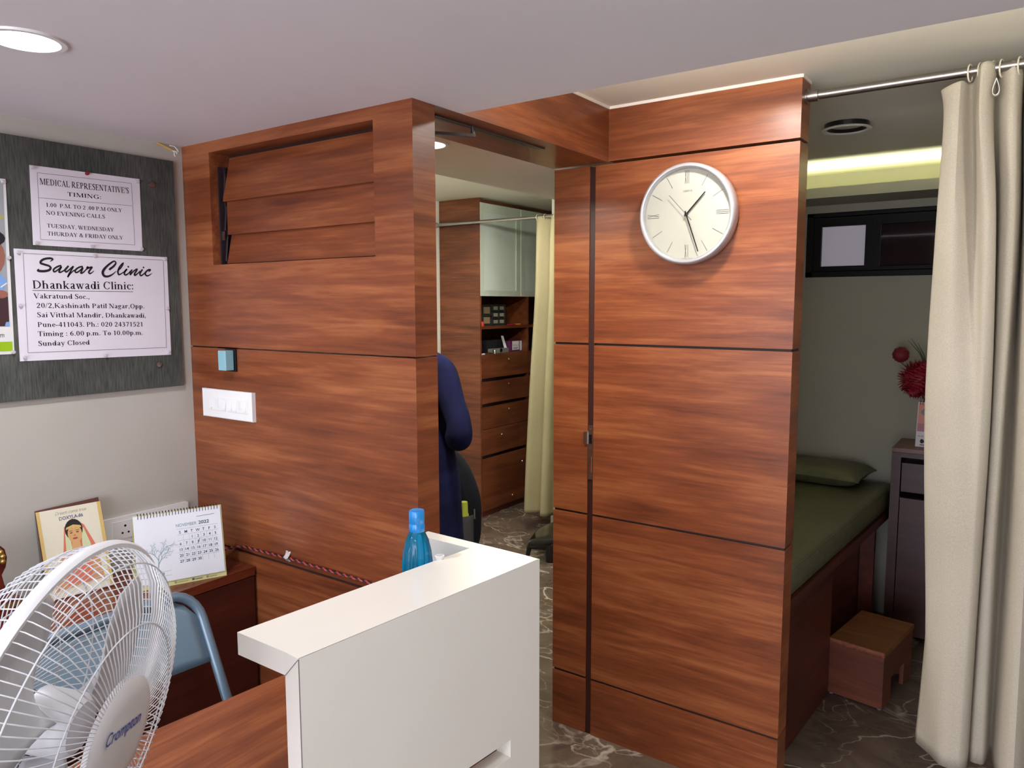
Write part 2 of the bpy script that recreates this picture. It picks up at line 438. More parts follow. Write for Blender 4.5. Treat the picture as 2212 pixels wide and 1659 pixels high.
    put('4', .54, st(.37, 0, .68), h(.04, .51, .20, .08), d(.06, .22, .35, .67, .05)); put('5', .54, h(.15, .45, .63, .09), d(.15, .65, .12, .37, .05), k((.12, .37, .05), (.27, .42, .07), (.42, .28, .13), (.38, .10, .12), (.24, .01, .06), (.09, .06, .09)))
    put('6', .54, arc(.28, .22, .20, .22, 0, 360), k((.44, .66, .04), (.27, .58, .07), (.14, .40, .12), (.12, .22, .12))); put('7', .54, h(.08, .48, .63, .09), d(.45, .62, .22, 0, .09))
    put('a', .5, k((.10, .36, .07), (.17, .44, .05), (.28, .45, .06), (.34, .36, .12), (.34, .06, .12), (.46, .03, .05)), k((.34, .27, .04), (.17, .20, .09), (.12, .10, .11), (.20, .02, .06), (.34, .10, .04)))
    put('c', .44, arc(.26, .23, .21, .24, 45, 315), dot(.37, .36, .05)); put('d', .56, st(.42, 0, .68), f(.46, 0), f(.38, .68), arc(.24, .23, .20, .24, 0, 360)); put('e', .46, arc(.25, .23, .21, .24, 0, 318), h(.1, .42, .25))
    put('g', .5, arc(.22, .30, .18, .17, 0, 360), arc(.24, -.07, .21, .12, 0, 360), d(.13, .15, .13, .04, .07), h(.30, .47, .43, .06))
    hh = [arc(.27, .28, .21, .18, 0, 180), st(.42, 0, .3), f(.42, 0)]
    put('h', .58, s(.13, 0, .68), hh); put('n', .58, s(.13, 0, .46), hh)
    put('i', .28, s(.14, 0, .46), dot(.14, .62)); put('k', .56, s(.13, 0, .68), d(.16, .18, .42, .44, .05), d(.22, .26, .44, 0, .11), f(.42, .46), f(.45, 0)); put('l', .28, s(.14))
    put('m', .86, s(.13, 0, .46), hh, arc(.56, .28, .21, .18, 0, 180), st(.71, 0, .3), f(.71, 0)); put('o', .5, arc(.25, .23, .21, .24, 0, 360)); put('p', .56, s(.13, -.2, .46), arc(.29, .23, .21, .24, 0, 360))
    put('r', .44, s(.13, 0, .46), k((.16, .34, .05), (.25, .43, .07), (.34, .43, .09)), dot(.37, .39, .05)); put('s', .4, k((.32, .37, .03), (.27, .44, .05), (.17, .44, .05), (.10, .37, .09), (.20, .25, .11), (.31, .14, .10), (.25, .03, .06), (.13, .02, .05), (.07, .12, .04)))
    put('t', .34, st(.15, .08, .58), h(.03, .3, .43), k((.15, .10, .12), (.20, .02, .07), (.30, .06, .04))); put('u', .58, st(.13, .14, .46), f(.11, .46), arc(.27, .17, .2, .18, 180, 360), st(.42, 0, .46), f(.46, 0), f(.39, .46))
    put('w', .72, d(.1, .46, .24, 0, .11), d(.24, 0, .36, .42, .045), d(.33, .46, .49, 0, .11), d(.49, 0, .62, .46, .045), f(.1, .46), f(.33, .46), f(.62, .46)); put('y', .52, d(.1, .46, .28, .02, .11), d(.42, .46, .2, -.18, .045), dot(.15, -.17, .05), f(.1, .46), f(.42, .46))
    return G
def put_serif(mb, body, O, U, V, N, u0, u1, v0, cap, mi, v1=None, lift=0.0006):
    """A line of bold roman lettering between u0 and u1."""
    if not SERIF: SERIF.update(_serif_font())
    v1 = v0 if v1 is None else v1; total = sum(SERIF[c][0] for c in body); sx = (u1 - u0) / total; sy = cap / 0.68; x = 0.0; out = []
    for c in body:
        w, ops = SERIF[c]
        for pts, faces in ops: out.append(([(u0 + (x + px) * sx, v0 + (v1 - v0) * (x + px) / total + py * sy) for px, py in pts], faces))
        x += w
    mb.flat(out, O, U, V, N, mi, lift)

def blob(cx, cy, rx, ry, n=20):
    return ([(cx + rx * math.cos(2 * PI * k / n), cy + ry * math.sin(2 * PI * k / n)) for k in range(n)], [tuple(range(n))])

def rect(u0, v0, u1, v1): return ([(u0, v0), (u1, v0), (u1, v1), (u0, v1)], [(0, 1, 2, 3)])
def line(u0, v0, u1, v1, w):
    d = Vector((u1 - u0, v1 - v0)).normalized(); q = Vector((-d.y, d.x)) * w / 2
    return ([(u0 - q.x, v0 - q.y), (u1 - q.x, v1 - q.y), (u1 + q.x, v1 + q.y), (u0 + q.x, v0 + q.y)], [(0, 1, 2, 3)])

def copy_tree(o, M=None):
    c = o.copy(); COL.objects.link(c); WM[c.name] = M.copy() if M else WM[o.name].copy()
    if M: c.matrix_world = M
    for ch in list(o.children):
        d = ch.copy(); COL.objects.link(d); d.parent = c
        for g in ch.children:
            e = g.copy(); COL.objects.link(e); e.parent = d
    return c

def skin(name, verts, edges, radii, material, parent, sub=2, root=0):
    """One continuous body grown around a skeleton of edges."""
    I = WM[parent.name].inverted()
    me = bpy.data.meshes.new(name); me.from_pydata([tuple(I @ Vector(v)) for v in verts], edges, []); me.materials.append(material)
    o = bpy.data.objects.new(name, me); COL.objects.link(o); o.parent = parent; WM[o.name] = WM[parent.name]
    k = o.modifiers.new('skin', 'SKIN'); k.use_smooth_shade = True
    for i, r in enumerate(radii):
        d = me.skin_vertices[0].data[i]; d.radius = (r, r) if not isinstance(r, tuple) else r; d.use_root = (i == root)
    k = o.modifiers.new('smooth', 'SUBSURF'); k.levels = sub; k.render_levels = sub
    return o

# ------------------------------------------------------------------ materials
WOOD_X = wood('wood_laminate', 'x')
WOOD_Y = wood('wood_laminate_lengthways', 'y', seed=3.1)
WOOD_DESK = wood('wood_desk_laminate', 'y', seed=8.3, rough=0.42)
WOOD_DK = wood('wood_dark_laminate', 'y', dark=(58, 22, 16), mid=(78, 32, 23), light=(98, 44, 30), seed=5.0, rough=0.38)
WOOD_ST = wood('wood_worn_stool', 'x', dark=(100, 58, 30), mid=(124, 78, 42), light=(146, 96, 56), seed=2.0, rough=0.5)
WOOD_IN = wood('wood_inner_cabinet', 'x', dark=(72, 32, 17), mid=(104, 54, 30), light=(132, 76, 45), seed=11.0, rough=0.3)
WOOD_INY = wood('wood_inner_fronts', 'y', dark=(70, 30, 16), mid=(98, 50, 28), light=(124, 70, 42), seed=12.0, rough=0.3)
GROOVE = mat('groove_dark', (34, 14, 12), 0.6)
STRIP = mat('jamb_strip', (50, 20, 16), 0.45)
CEIL = mat('ceiling_paint', (230, 228, 232), 0.85, var=0.02, vscale=3)
CEIL2 = mat('ceiling_paint_cream', (222, 218, 204), 0.8, var=0.02, vscale=3)
WALL = mat('wall_paint_grey', (186, 182, 172), 0.75, var=0.03, vscale=4, bump=0.08, bscale=120)
WALLG = mat('wall_paint_olive', (158, 156, 142), 0.7, var=0.03, vscale=3)
WHITE = mat('white_paint', (225, 222, 216), 0.5)
CAULK = mat('white_caulk', (232, 222, 214), 0.6)
FLOOR = marble('marble_brown')
STEEL = mat('brushed_steel', (168, 164, 160), 0.28, 1.0)
CHROME = mat('chrome', (220, 220, 222), 0.1, 1.0)
ALU = mat('aluminium_frame', (214, 220, 208), 0.38, 0.35)
BLACKF = mat('black_frame', (8, 8, 9), 0.5, spec=0.2)
BLACK = mat('black_plastic', (14, 14, 15), 0.3)
LENS = emit('lamp_lens', (255, 253, 248), 9.0)
SOLID = mat('solid_surface_white', (226, 222, 212), 0.22, var=0.015)
SEAM = mat('seam_grey', (120, 116, 112), 0.6)
PAPER = mat('paper_white', (226, 222, 230), 0.7, var=0.02)
INK = mat('ink_black', (22, 20, 26), 0.6)
INKL = mat('ink_thin_grey', (90, 86, 96), 0.7)
PLASTW = mat('white_plastic', (232, 232, 230), 0.3)

# ------------------------------------------------------------------ the setting
struct(MB().box(-3.8, 1.7, -2.6, 5.8, -0.06, 0).build('floor', FLOOR))
struct(MB().box(-2.24, -2.12, -2.6, 1.388, 0, 2.3).build('wall_left', WALL))
# low ceiling over the reception, its edge running along y = 1.487
struct(MB().box(-2.24, 1.7, -2.6, 1.388, 2.018, 2.32).box(-1.196, 1.7, 1.388, 1.487, 2.018, 2.32).build('ceiling', CEIL))
cu = MB().box(-1.1945, 1.7, 1.4875, 4.05, 2.195, 2.33, 0)
cu.box(-1.193, -0.585, 2.2575, 2.262, 2.186, 2.195, 1).box(-1.1955, -1.191, 1.49, 2.262, 2.186, 2.195, 1).box(-0.586, -0.582, 2.26, 2.352, 2.186, 2.195, 1)
struct(cu.build('ceiling_upper', [CEIL2, CAULK]))
# wood partition with the louvre, built of 600 mm panels with dark grooves between
def panels(mb, x0, x1, y0, y1, zs, groove=0.008):
    mb.box(x0 + 0.004, x1 - 0.006, y0 + 0.006, y1 - 0.006, zs[0], zs[-1] - 0.001, 1)
    for a, b in zip(zs[:-1], zs[1:]):
        lo = a + (groove / 2 if a > 0 else 0); hi = b - (groove / 2 if b != zs[-1] else 0)
        mb.box(x0, x1, y0, y1, lo, hi, 0, 2)
    return mb
LV = (-1.985, -1.322, 1.667, 1.987)       # louvre opening x0 x1 z0 z1
pa = MB()
panels(pa, -2.12, -1.196, 1.31, 1.388, [0, 0.215, 0.822, 1.424])
pa.box(-2.116, LV[0] - 0.004, 1.316, 1.382, 1.42, 2.015, 1)
pa.box(-2.12, LV[0], 1.31, 1.388, 1.428, 2.018).box(LV[1], -1.196, 1.31, 1.388, 1.428, 2.018, 0, 2)
pa.box(LV[0], LV[1], 1.31, 1.388, 1.428, LV[2]).box(LV[0], LV[1], 1.31, 1.388, LV[3], 2.018)
struct(pa.build('wall_middle', [WOOD_X, GROOVE, WOOD_Y]), 'wood laminate partition with a louvre near its top')
# wood partition with the clock
pb = MB()
pb.box(-1.401, -0.589, 2.267, 2.345, 0, 2.0, 1)
for a, b in ((0, 0.205), (0.213, 0.811), (0.819, 1.411), (1.419, 2.012)):
    pb.box(-1.405, -1.265, 2.261, 2.351, a, b, 0, 2).box(-1.243, -0.585, 2.261, 2.351, a, b, 0, 2)
pb.box(-1.195, -0.585, 2.261, 2.351, 2.021, 2.195, 0, 2)
wb = struct(pb.build('wall_right', [WOOD_X, GROOVE, WOOD_Y]), 'wood laminate partition that carries the wall clock')
jb = MB().box(-1.266, -1.242, 2.264, 2.30, 0.0, 2.008)
js = jb.build('jamb_strip', STRIP, wb)
sp = MB().box(-1.2655, -1.2425, 2.2605, 2.2645, 0.941, 1.133, 0).box(-1.278, -1.264, 2.255, 2.2615, 1.066, 1.110, 0)
sp.box(-1.259, -1.247, 2.2600, 2.2606, 1.068, 1.100, 1).box(-1.258, -1.249, 2.2600, 2.2606, 0.966, 1.022, 2)
for z in (1.119, 1.052, 0.953): sp.lathe([(0.0, 0.0012), (0.0028, 0.0008), (0.0032, 0.0)], n=12, mi=2, M=Matrix.Translation((-1.2535, 2.2604, z)) @ Matrix.Rotation(PI / 2, 4, 'X'))
sp.build('strike_plate', [STEEL, BLACK, CHROME], wb, sharp=30)
# header beam over the doorway
struct(MB().box(-1.41, -1.195, 1.3885, 2.2605, 2.018, 2.33).build('trim_1', WOOD_Y), 'wood laminate header beam over the doorway')
# alcove with window and light cove
WX0, WX1, WZ0, WZ1 = -0.997, 0.35, 1.686, 2.006
wf = MB().box(-1.76, WX0, 4.05, 4.17, 0, 2.33).box(WX1, 1.7, 4.05, 4.17, 0, 2.33).box(WX0, WX1, 4.05, 4.17, 0, WZ0).box(WX0, WX1, 4.05, 4.17, WZ1, 2.33)
struct(wf.build('wall_far', WALLG))
cv = MB().box(-1.75, 0.80, 3.754, 4.05, 2.044, 2.056).box(-1.75, 0.80, 3.754, 3.768, 2.056, 2.091)
struct(cv.build('trim_2', WALLG), 'light cove shelf above the window')
LED = emit('led_strip_glow', (246, 248, 150), 7.0)
tag(MB().box(-1.70, 0.75, 3.785, 3.80, 2.057, 2.067).build('led_strip', LED), 'yellow green led strip glowing in the cove above the window', 'light')
struct(MB().box(0.80, 0.90, 2.36, 4.05, 0, 2.33).build('wall_alcove', WALLG))
struct(MB().box(-1.76, -1.70, 2.90, 4.05, 0, 2.33).build('wall_divider', WALL))
struct(MB().box(-2.755, -1.76, 4.40, 5.6, 0, 2.33).build('wall_corner', WHITE))
# window
wn = thing('window_1', None, None, (WX0, 4.05, WZ0)); wn['kind'] = 'structure'; wn['label'] = 'black framed strip window above the bed'
fr = MB().box(WX0, WX1, 4.045, 4.12, WZ0, 1.715).box(WX0, WX1, 4.045, 4.12, 1.985, WZ1).box(WX0, WX0 + 0.03, 4.045, 4.12, WZ0, WZ1).box(WX1 - 0.03, WX1, 4.045, 4.12, WZ0, WZ1)
fr.box(-0.703, -0.672, 4.05, 4.11, 1.715, 1.985).box(-0.2, -0.17, 4.05, 4.11, 1.715, 1.985)
fr.box(WX0 + .03, -0.93, 4.06, 4.09, 1.715, 1.985).box(-0.724, -0.70, 4.06, 4.09, 1.715, 1.985).box(-0.93, -0.724, 4.06, 4.09, 1.715, 1.741).box(-0.93, -0.724, 4.06, 4.09, 1.939, 1.985)
fr.box(-0.675, -0.655, 4.052, 4.075, 1.715, 1.985).box(-0.655, -0.2, 4.052, 4.075, 1.715, 1.737).box(-0.655, -0.2, 4.052, 4.075, 1.935, 1.985)
fr.build('window_frame', BLACKF, wn, bevel=0.003)
MB().box(-0.93, -0.724, 4.084, 4.09, 1.741, 1.939).build('window_pane', emit('frosted_pane_glow', (176, 170, 182), 0.30), wn)  # pane glows by itself, standing in for light from outside
DGL = mat('dark_glass', (38, 32, 36), 0.06, coat=0.6)
MB().box(-0.655, -0.2, 4.062, 4.068, 1.737, 1.935).build('window_pane', DGL, wn)
MB().box(-0.17, WX1 - 0.03, 4.062, 4.068, 1.715, 1.985).build('window_pane', DGL, wn)
# inner room
struct(MB().box(-3.72, -3.61, 1.2, 5.8, 0, 2.2945).build('wall_inner', WHITE))
struct(MB().box(-3.61, -1.75, 5.6, 5.8, 0, 2.295).build('wall_back', WALL))
struct(MB().box(-3.61, -2.24, 1.2, 1.388, 0, 2.295).build('wall_front', WALL))
struct(MB().box(-1.81, -1.411, 1.3885, 2.90, 2.018, 2.33).box(-1.81, -1.76, 2.90, 4.40, 2.018, 2.33).box(-1.70, -1.197, 2.90, 4.05, 2.19, 2.33).box(-1.411, -1.197, 2.36, 2.90, 2.19, 2.33).build('ceiling_inner', CEIL2))
struct(MB().box(-3.72, -1.8105, 1.2, 5.8, 2.295, 2.36).build('ceiling_recess', CEIL2))
# entrance side, behind the viewer: unseen opening, widened so daylight brightens the ceiling
struct(MB().box(-2.12, -1.9, -2.6, -2.5, 0, 2.018).box(1.4, 1.6, -2.6, -2.5, 0, 2.018).build('wall_entrance', WALL))
struct(MB().box(1.6, 1.7, -2.5, 4.05, 0, 2.33).build('wall_side', WALL))

# recessed downlights
def downlight(x, y, z, label, on=True, r=0.053):
    t = thing('ceiling_light', label, 'ceiling light', (x, y, z), 0, 'recessed ceiling lights')
    mb = MB().lathe([(r, 0.004), (r + 0.002, -0.004), (r + 0.012, -0.004), (r + 0.014, 0.001)], n=40)
    mb.build('trim_ring', PLASTW if on else CHROME, t, local=True, sharp=30)
    if on: MB().lathe([(0, -0.002), (r, -0.002), (r, 0.003)], n=40).build('lens', LENS, t, local=True)
    return t
LBL = ['round lit downlight in the low ceiling above the notice board', None, None, None, None, None, None, 'round lit downlight just behind the doorway header beam', None, None]
for (x, y, z, w, c), l in zip(LAMPS, LBL):
    if l: downlight(x, y, z, l)
    else:
        n_ = {1: 'round lit downlight in the low ceiling near the counter', 2: 'round lit downlight in the low ceiling over the desk end', 3: 'round lit downlight in the low ceiling by the entrance', 4: 'round lit downlight in the low ceiling by the side wall', 5: 'round lit downlight in the raised ceiling before the clock', 6: 'round lit downlight in the raised ceiling before the curtain', 8: 'round lit downlight in the inner room ceiling', 9: 'round lit downlight before the inner room cabinet'}[LAMPS.index((x, y, z, w, c))]
        downlight(x, y, z, n_)
# the unlit one over the bed hangs a little out of its hole
t = thing('ceiling_light', 'unlit round downlight with a chrome rim above the bed', 'ceiling light', (-0.607, 2.961, 2.195), 0, 'recessed ceiling lights')
MB().lathe([(0.066, -0.018), (0.070, -0.024), (0.080, -0.025), (0.083, -0.021), (0.080, -0.018), (0.066, -0.018)], n=48).build('trim_ring', mat('ring_pale', (206, 208, 200), 0.3, 0.3), t, local=True, sharp=30)
MB().lathe([(0.074, 0.0), (0.074, -0.0185)], n=40).build('housing', BLACK, t, local=True)
MB().lathe([(0.0, -0.008), (0.056, -0.008)], n=40).build('lens', mat('unlit_lens', (214, 214, 200), 0.3), t, local=True)
MB().lathe([(0.056, -0.008), (0.066, -0.019)], n=40).build('reflector', BLACK, t, local=True)

# ------------------------------------------------------------------ louvre in the middle partition
t = thing('louvre_window', 'wooden three slat louvre set in the partition beside the notice board', 'louvre', (-1.65, 1.35, LV[2]))
def slat(z0, y0, z1, y1):
    return MB().prism([(0, 0), (0, 1)], 0, 0) if False else MB()
for (zt, yt, zb, yb) in ((1.978, 1.366, 1.851, 1.338), (1.852, 1.352, 1.756, 1.350), (1.760, 1.364, 1.672, 1.345)):
    mb = MB(); x0, x1 = -1.968, -1.3225; d = Vector((0, yb - yt, zb - zt)).normalized(); n = Vector((0, -abs(d.z), d.y * (1 if d.z < 0 else -1)))
    n = Vector((0, d.z, -d.y)) if d.z < 0 else Vector((0, -d.z, d.y))
    if n.y > 0: n = -n
    a, b_ = Vector((x0, yt, zt)), Vector((x0, yb, zb)); w = Vector((x1 - x0, 0, 0))
    mb.slab([a, b_, b_ + w, a + w], 0.008)
    mb.build('slat', WOOD_X, t, bevel=0.001)
LTR = mat('louvre_track', (46, 36, 40), 0.35)
mb = MB().box(-1.985, -1.980, 1.335, 1.380, 1.668, 1.95).box(-1.980, -1.975, 1.352, 1.36, 1.668, 1.95)
for z0 in (1.86, 1.768, 1.68): mb.tube([(-1.972, 1.345, z0), (-1.972, 1.352, z0 + 0.07)], 0.003, 6)
mb.box(-1.979, -1.972, 1.338, 1.344, 1.74, 1.765, 1)
mb.build('track', [LTR, STEEL], t)
MB().box(LV[0], LV[1], 1.378, 1.386, LV[2], LV[3]).build('backing', GROOVE, t)

# ------------------------------------------------------------------ left wall: notice board and papers
NB = Vector((1, 0, 0))
BOARD = fabric('board_fabric', (58, 60, 58), (92, 94, 88), scale=(200, 260, 24), blotch=5)
t = thing('notice_board', 'dark grey fabric notice board on the grey left wall', 'notice board', (-2.12, 0.5, 1.31))
MB().box(-2.1195, -2.106, -0.30, 1.273, 1.309, 1.970).build('board_panel', BOARD, t, bevel=0.004)
for y, z in ((1.204, 1.894), (1.197, 1.378), (-0.2, 1.894), (-0.2, 1.378)):
    MB().lathe([(0, 0.005), (0.008, 0.004), (0.0095, 0.0)], n=20, M=Matrix.Translation((-2.106, y, z)) @ Matrix.Rotation(PI / 2, 4, 'Y')).build('screw', STEEL, t)
XP = -2.1045
def sheet(name, quad, mats, label, cat, draw):
    """A paper pinned flat on the board: quad = its corners (y, z) bottom-left, bottom-right, top-right, top-left."""
    mb = MB(); n = 12; rows = []
    for j in range(n + 1):
        r = []
        for i in range(n + 1):
            u, v = i / n, j / n
            y = (quad[0][0] * (1 - u) + quad[1][0] * u) * (1 - v) + (quad[3][0] * (1 - u) + quad[2][0] * u) * v
            z = (quad[0][1] * (1 - u) + quad[1][1] * u) * (1 - v) + (quad[3][1] * (1 - u) + quad[2][1] * u) * v
            r.append((XP, y, z))
        rows.append(r)
    mb.grid(rows)
    back = [[(p[0] - 0.001, p[1], p[2]) for p in r] for r in rows[::-1]]
    mb.grid(back)
    def pt(y, z): return (y, z)
    draw(mb)
    return tag(mb.build(name, mats), label, cat)
FR = dict(O=(XP, 0, 0), U=(0, 1, 0), V=(0, 0, 1), N=(1, 0, 0))
def wl(mb, y0, z0, y1, z1, w, mi): mb.flat([line(y0, z0, y1, z1, w)], mi=mi, **FR)
N1 = [
    ("MEDICAL REPRESENTATIVE\u2019S", 0.9054, 1.1351, 1.857, 1.861, 0.0155),
    ("TIMING:", 0.9699, 1.0588, 1.8351, 1.837, 0.0105),
    ("1.00  P.M. TO 2 .00 P.M ONLY", 0.9158, 1.1129, 1.8024, 1.8074, 0.0100),
    ("NO EVENING CALLS", 0.9154, 1.0652, 1.7822, 1.7859, 0.0100),
    ("TUESDAY, WEDNESDAY", 0.9157, 1.0871, 1.7496, 1.7525, 0.0100),
    ("THURDAY & FRIDAY ONLY", 0.9154, 1.1114, 1.7298, 1.7323, 0.0100),
]
N2 = [
    ("Dhankawadi Clinic:", 0.8715, 1.1347, 1.5932, 1.5949, 0.0205),
    ("Vakratund Soc.,", 0.8731, 1.012, 1.5685, 1.5673, 0.0125),
    ("20/2,Kashinath Patil Nagar,Opp.", 0.8775, 1.1624, 1.5442, 1.5413, 0.0125),
    ("Sai Vitthal Mandir, Dhankawadi,", 0.8774, 1.1656, 1.5203, 1.515, 0.0125),
    ("Pune-411043. Ph.: 020 24371521", 0.8772, 1.1556, 1.4953, 1.49, 0.0125),
    ("Timing : 6.00 p.m. To 10.00p.m.", 0.8762, 1.1537, 1.4718, 1.466, 0.0125),
    ("Sunday Closed", 0.8755, 1.0047, 1.4467, 1.4445, 0.0125),
]
SCRIPT = [
    [(0.9178, 1.6629, 0.00132), (0.9245, 1.6692, 0.00441), (0.9183, 1.6716, 0.00514), (0.9056, 1.6694, 0.00551), (0.8969, 1.6642, 0.00551), (0.8952, 1.6582, 0.00551), (0.9033, 1.6552, 0.00551), (0.9143, 1.6519, 0.00514), (0.9182, 1.6468, 0.00551), (0.9136, 1.641, 0.00587), (0.9022, 1.638, 0.00624), (0.8918, 1.638, 0.00624), (0.8871, 1.6393, 0.00514), (0.8901, 1.6435, 0.00147)],
    [(0.9447, 1.6539, 0.00441), (0.9385, 1.6525, 0.00441), (0.9296, 1.6476, 0.00441), (0.9246, 1.6421, 0.00441), (0.9261, 1.6373, 0.00441), (0.9312, 1.6394, 0.00367), (0.938, 1.6449, 0.0033), (0.9445, 1.6508, 0.00367), (0.9404, 1.6435, 0.00441), (0.9379, 1.6373, 0.00441), (0.9418, 1.6367, 0.00404), (0.9508, 1.6423, 0.00294), (0.9563, 1.6486, 0.0033)],
    [(0.9625, 1.6542, 0.00441), (0.9578, 1.6487, 0.00477), (0.953, 1.6424, 0.00514), (0.9556, 1.6379, 0.00441), (0.9617, 1.642, 0.00367), (0.9742, 1.6532, 0.00367), (0.97, 1.6453, 0.00404), (0.9635, 1.6344, 0.00441), (0.9585, 1.6243, 0.00404), (0.9617, 1.629, 0.0033), (0.9688, 1.6369, 0.00294), (0.9773, 1.6441, 0.00294)],
    [(0.9988, 1.6534, 0.00441), (0.9912, 1.6523, 0.00441), (0.9827, 1.6474, 0.00441), (0.9779, 1.641, 0.00441), (0.9806, 1.6373, 0.00441), (0.9867, 1.6398, 0.00367), (0.9931, 1.6454, 0.0033), (0.9982, 1.6503, 0.00367), (0.9952, 1.6432, 0.00441), (0.9925, 1.6361, 0.00441), (0.9971, 1.637, 0.00367), (1.0043, 1.6435, 0.00294), (1.01, 1.6507, 0.0033)],
    [(1.0082, 1.646, 0.00294), (1.0121, 1.6539, 0.00441), (1.0092, 1.6495, 0.00514), (1.0169, 1.6518, 0.00441), (1.0224, 1.6528, 0.00441), (1.0174, 1.6463, 0.00477), (1.0131, 1.6391, 0.00477), (1.016, 1.6357, 0.00441), (1.0215, 1.6386, 0.00257), (1.0272, 1.6435, 0.0011)],
    [(1.0677, 1.6475, 0.00514), (1.0728, 1.6516, 0.00587), (1.0812, 1.6584, 0.00551), (1.0873, 1.6667, 0.00441), (1.0835, 1.6717, 0.00404), (1.0753, 1.6677, 0.00477), (1.0619, 1.6568, 0.00587), (1.0526, 1.6461, 0.00697), (1.0501, 1.6373, 0.00734), (1.0541, 1.6303, 0.00661), (1.0635, 1.6294, 0.00551), (1.0742, 1.6341, 0.00404), (1.0817, 1.6399, 0.00257), (1.0877, 1.6454, 0.00088)],
    [(1.0926, 1.6468, 0.0033), (1.1004, 1.6543, 0.00367), (1.1067, 1.6643, 0.00367), (1.1077, 1.6684, 0.00257), (1.1008, 1.6616, 0.00367), (1.0946, 1.6525, 0.00404), (1.0916, 1.6427, 0.00477), (1.0936, 1.6355, 0.00477), (1.0994, 1.6373, 0.0033), (1.108, 1.6432, 0.00257)],
    [(1.1079, 1.6424, 0.00294), (1.1175, 1.6517, 0.00441), (1.1113, 1.6442, 0.00477), (1.1093, 1.6376, 0.00477), (1.1133, 1.6349, 0.00441), (1.121, 1.6396, 0.0033), (1.1272, 1.6464, 0.0033)],
    [(1.132, 1.6506, 0.00404), (1.1279, 1.6439, 0.00477), (1.1258, 1.6357, 0.00367), (1.1347, 1.645, 0.00367), (1.1461, 1.6528, 0.00404), (1.144, 1.647, 0.00441), (1.1386, 1.6394, 0.00477), (1.1391, 1.6345, 0.00441), (1.1479, 1.6405, 0.0033), (1.1551, 1.6473, 0.0033)],
    [(1.1622, 1.6522, 0.00441), (1.1567, 1.6449, 0.00477), (1.1538, 1.639, 0.00477), (1.1569, 1.6342, 0.00441), (1.1649, 1.6394, 0.0033), (1.1704, 1.6446, 0.0033)],
    [(1.18, 1.6466, 0.00367), (1.1855, 1.6518, 0.00441), (1.1794, 1.6515, 0.00441), (1.1712, 1.6446, 0.00477), (1.17, 1.6379, 0.00477), (1.175, 1.6343, 0.00441), (1.183, 1.6375, 0.00294), (1.1898, 1.6423, 0.00088)],
]
def draw1(mb):
    R = [(0.9012, 1.8855), (1.1433, 1.8899), (1.1439, 1.7199), (0.8985, 1.7182)]
    for i in range(4): wl(mb, *R[i], *R[(i + 1) % 4], 0.0008, 2)
    wl(mb, 0.8996, 1.8232, 1.1415, 1.8279, 0.0008, 2)
    for i, (b, a, c, z0, z1, cap) in enumerate(N1):
        put_serif(mb, b, u0=a, u1=c, v0=z0, v1=z1, cap=cap, mi=1, **FR)
def draw2(mb):
    R = [(0.8559, 1.6808), (1.2257, 1.6812), (1.2224, 1.4262), (0.8512, 1.4304)]
    for i in range(4): wl(mb, *R[i], *R[(i + 1) % 4], 0.001, 2)
    wl(mb, 0.8712, 1.5883, 1.131, 1.5883, 0.0012, 1)
    for b, a, c, z0, z1, cap in N2: put_serif(mb, b, u0=a, u1=c, v0=z0, v1=z1, cap=cap, mi=1, **FR)
    for i, s in enumerate(SCRIPT):
        mb.flat([stroke([(p[0], p[1]) for p in s], [p[2] for p in s])], mi=1, lift=0.0006 + 0.00003 * (i % 2), **FR)
    mb.flat([blob(1.1216, 1.658, 0.0024, 0.0027), blob(1.1655, 1.6577, 0.0024, 0.0027)], mi=1, **FR)
sheet('timing_notice', [(0.8807, 1.7033), (1.1656, 1.7037), (1.1676, 1.9048), (0.8843, 1.9024)], [PAPER, INK, INKL], 'smaller white printed timing notice, upper one on the grey board', 'notice', draw1)
sheet('address_notice', [(0.8319, 1.4097), (1.2365, 1.4041), (1.2382, 1.6903), (0.8354, 1.6918)], [PAPER, INK, INKL], 'larger white notice with script heading and clinic address, lower one on the board', 'notice', draw2)
PS = [mat('poster_white', (222, 222, 220), 0.5), mat('poster_grey', (156, 160, 164), 0.5), mat('poster_green', (150, 190, 20), 0.5), mat('poster_hair', (26, 22, 24), 0.6), mat('poster_skin', (150, 96, 78), 0.6), mat('poster_blue', (120, 160, 214), 0.6), mat('poster_brown', (62, 36, 40), 0.6), INKL, mat('poster_yellow', (170, 166, 96), 0.6)]
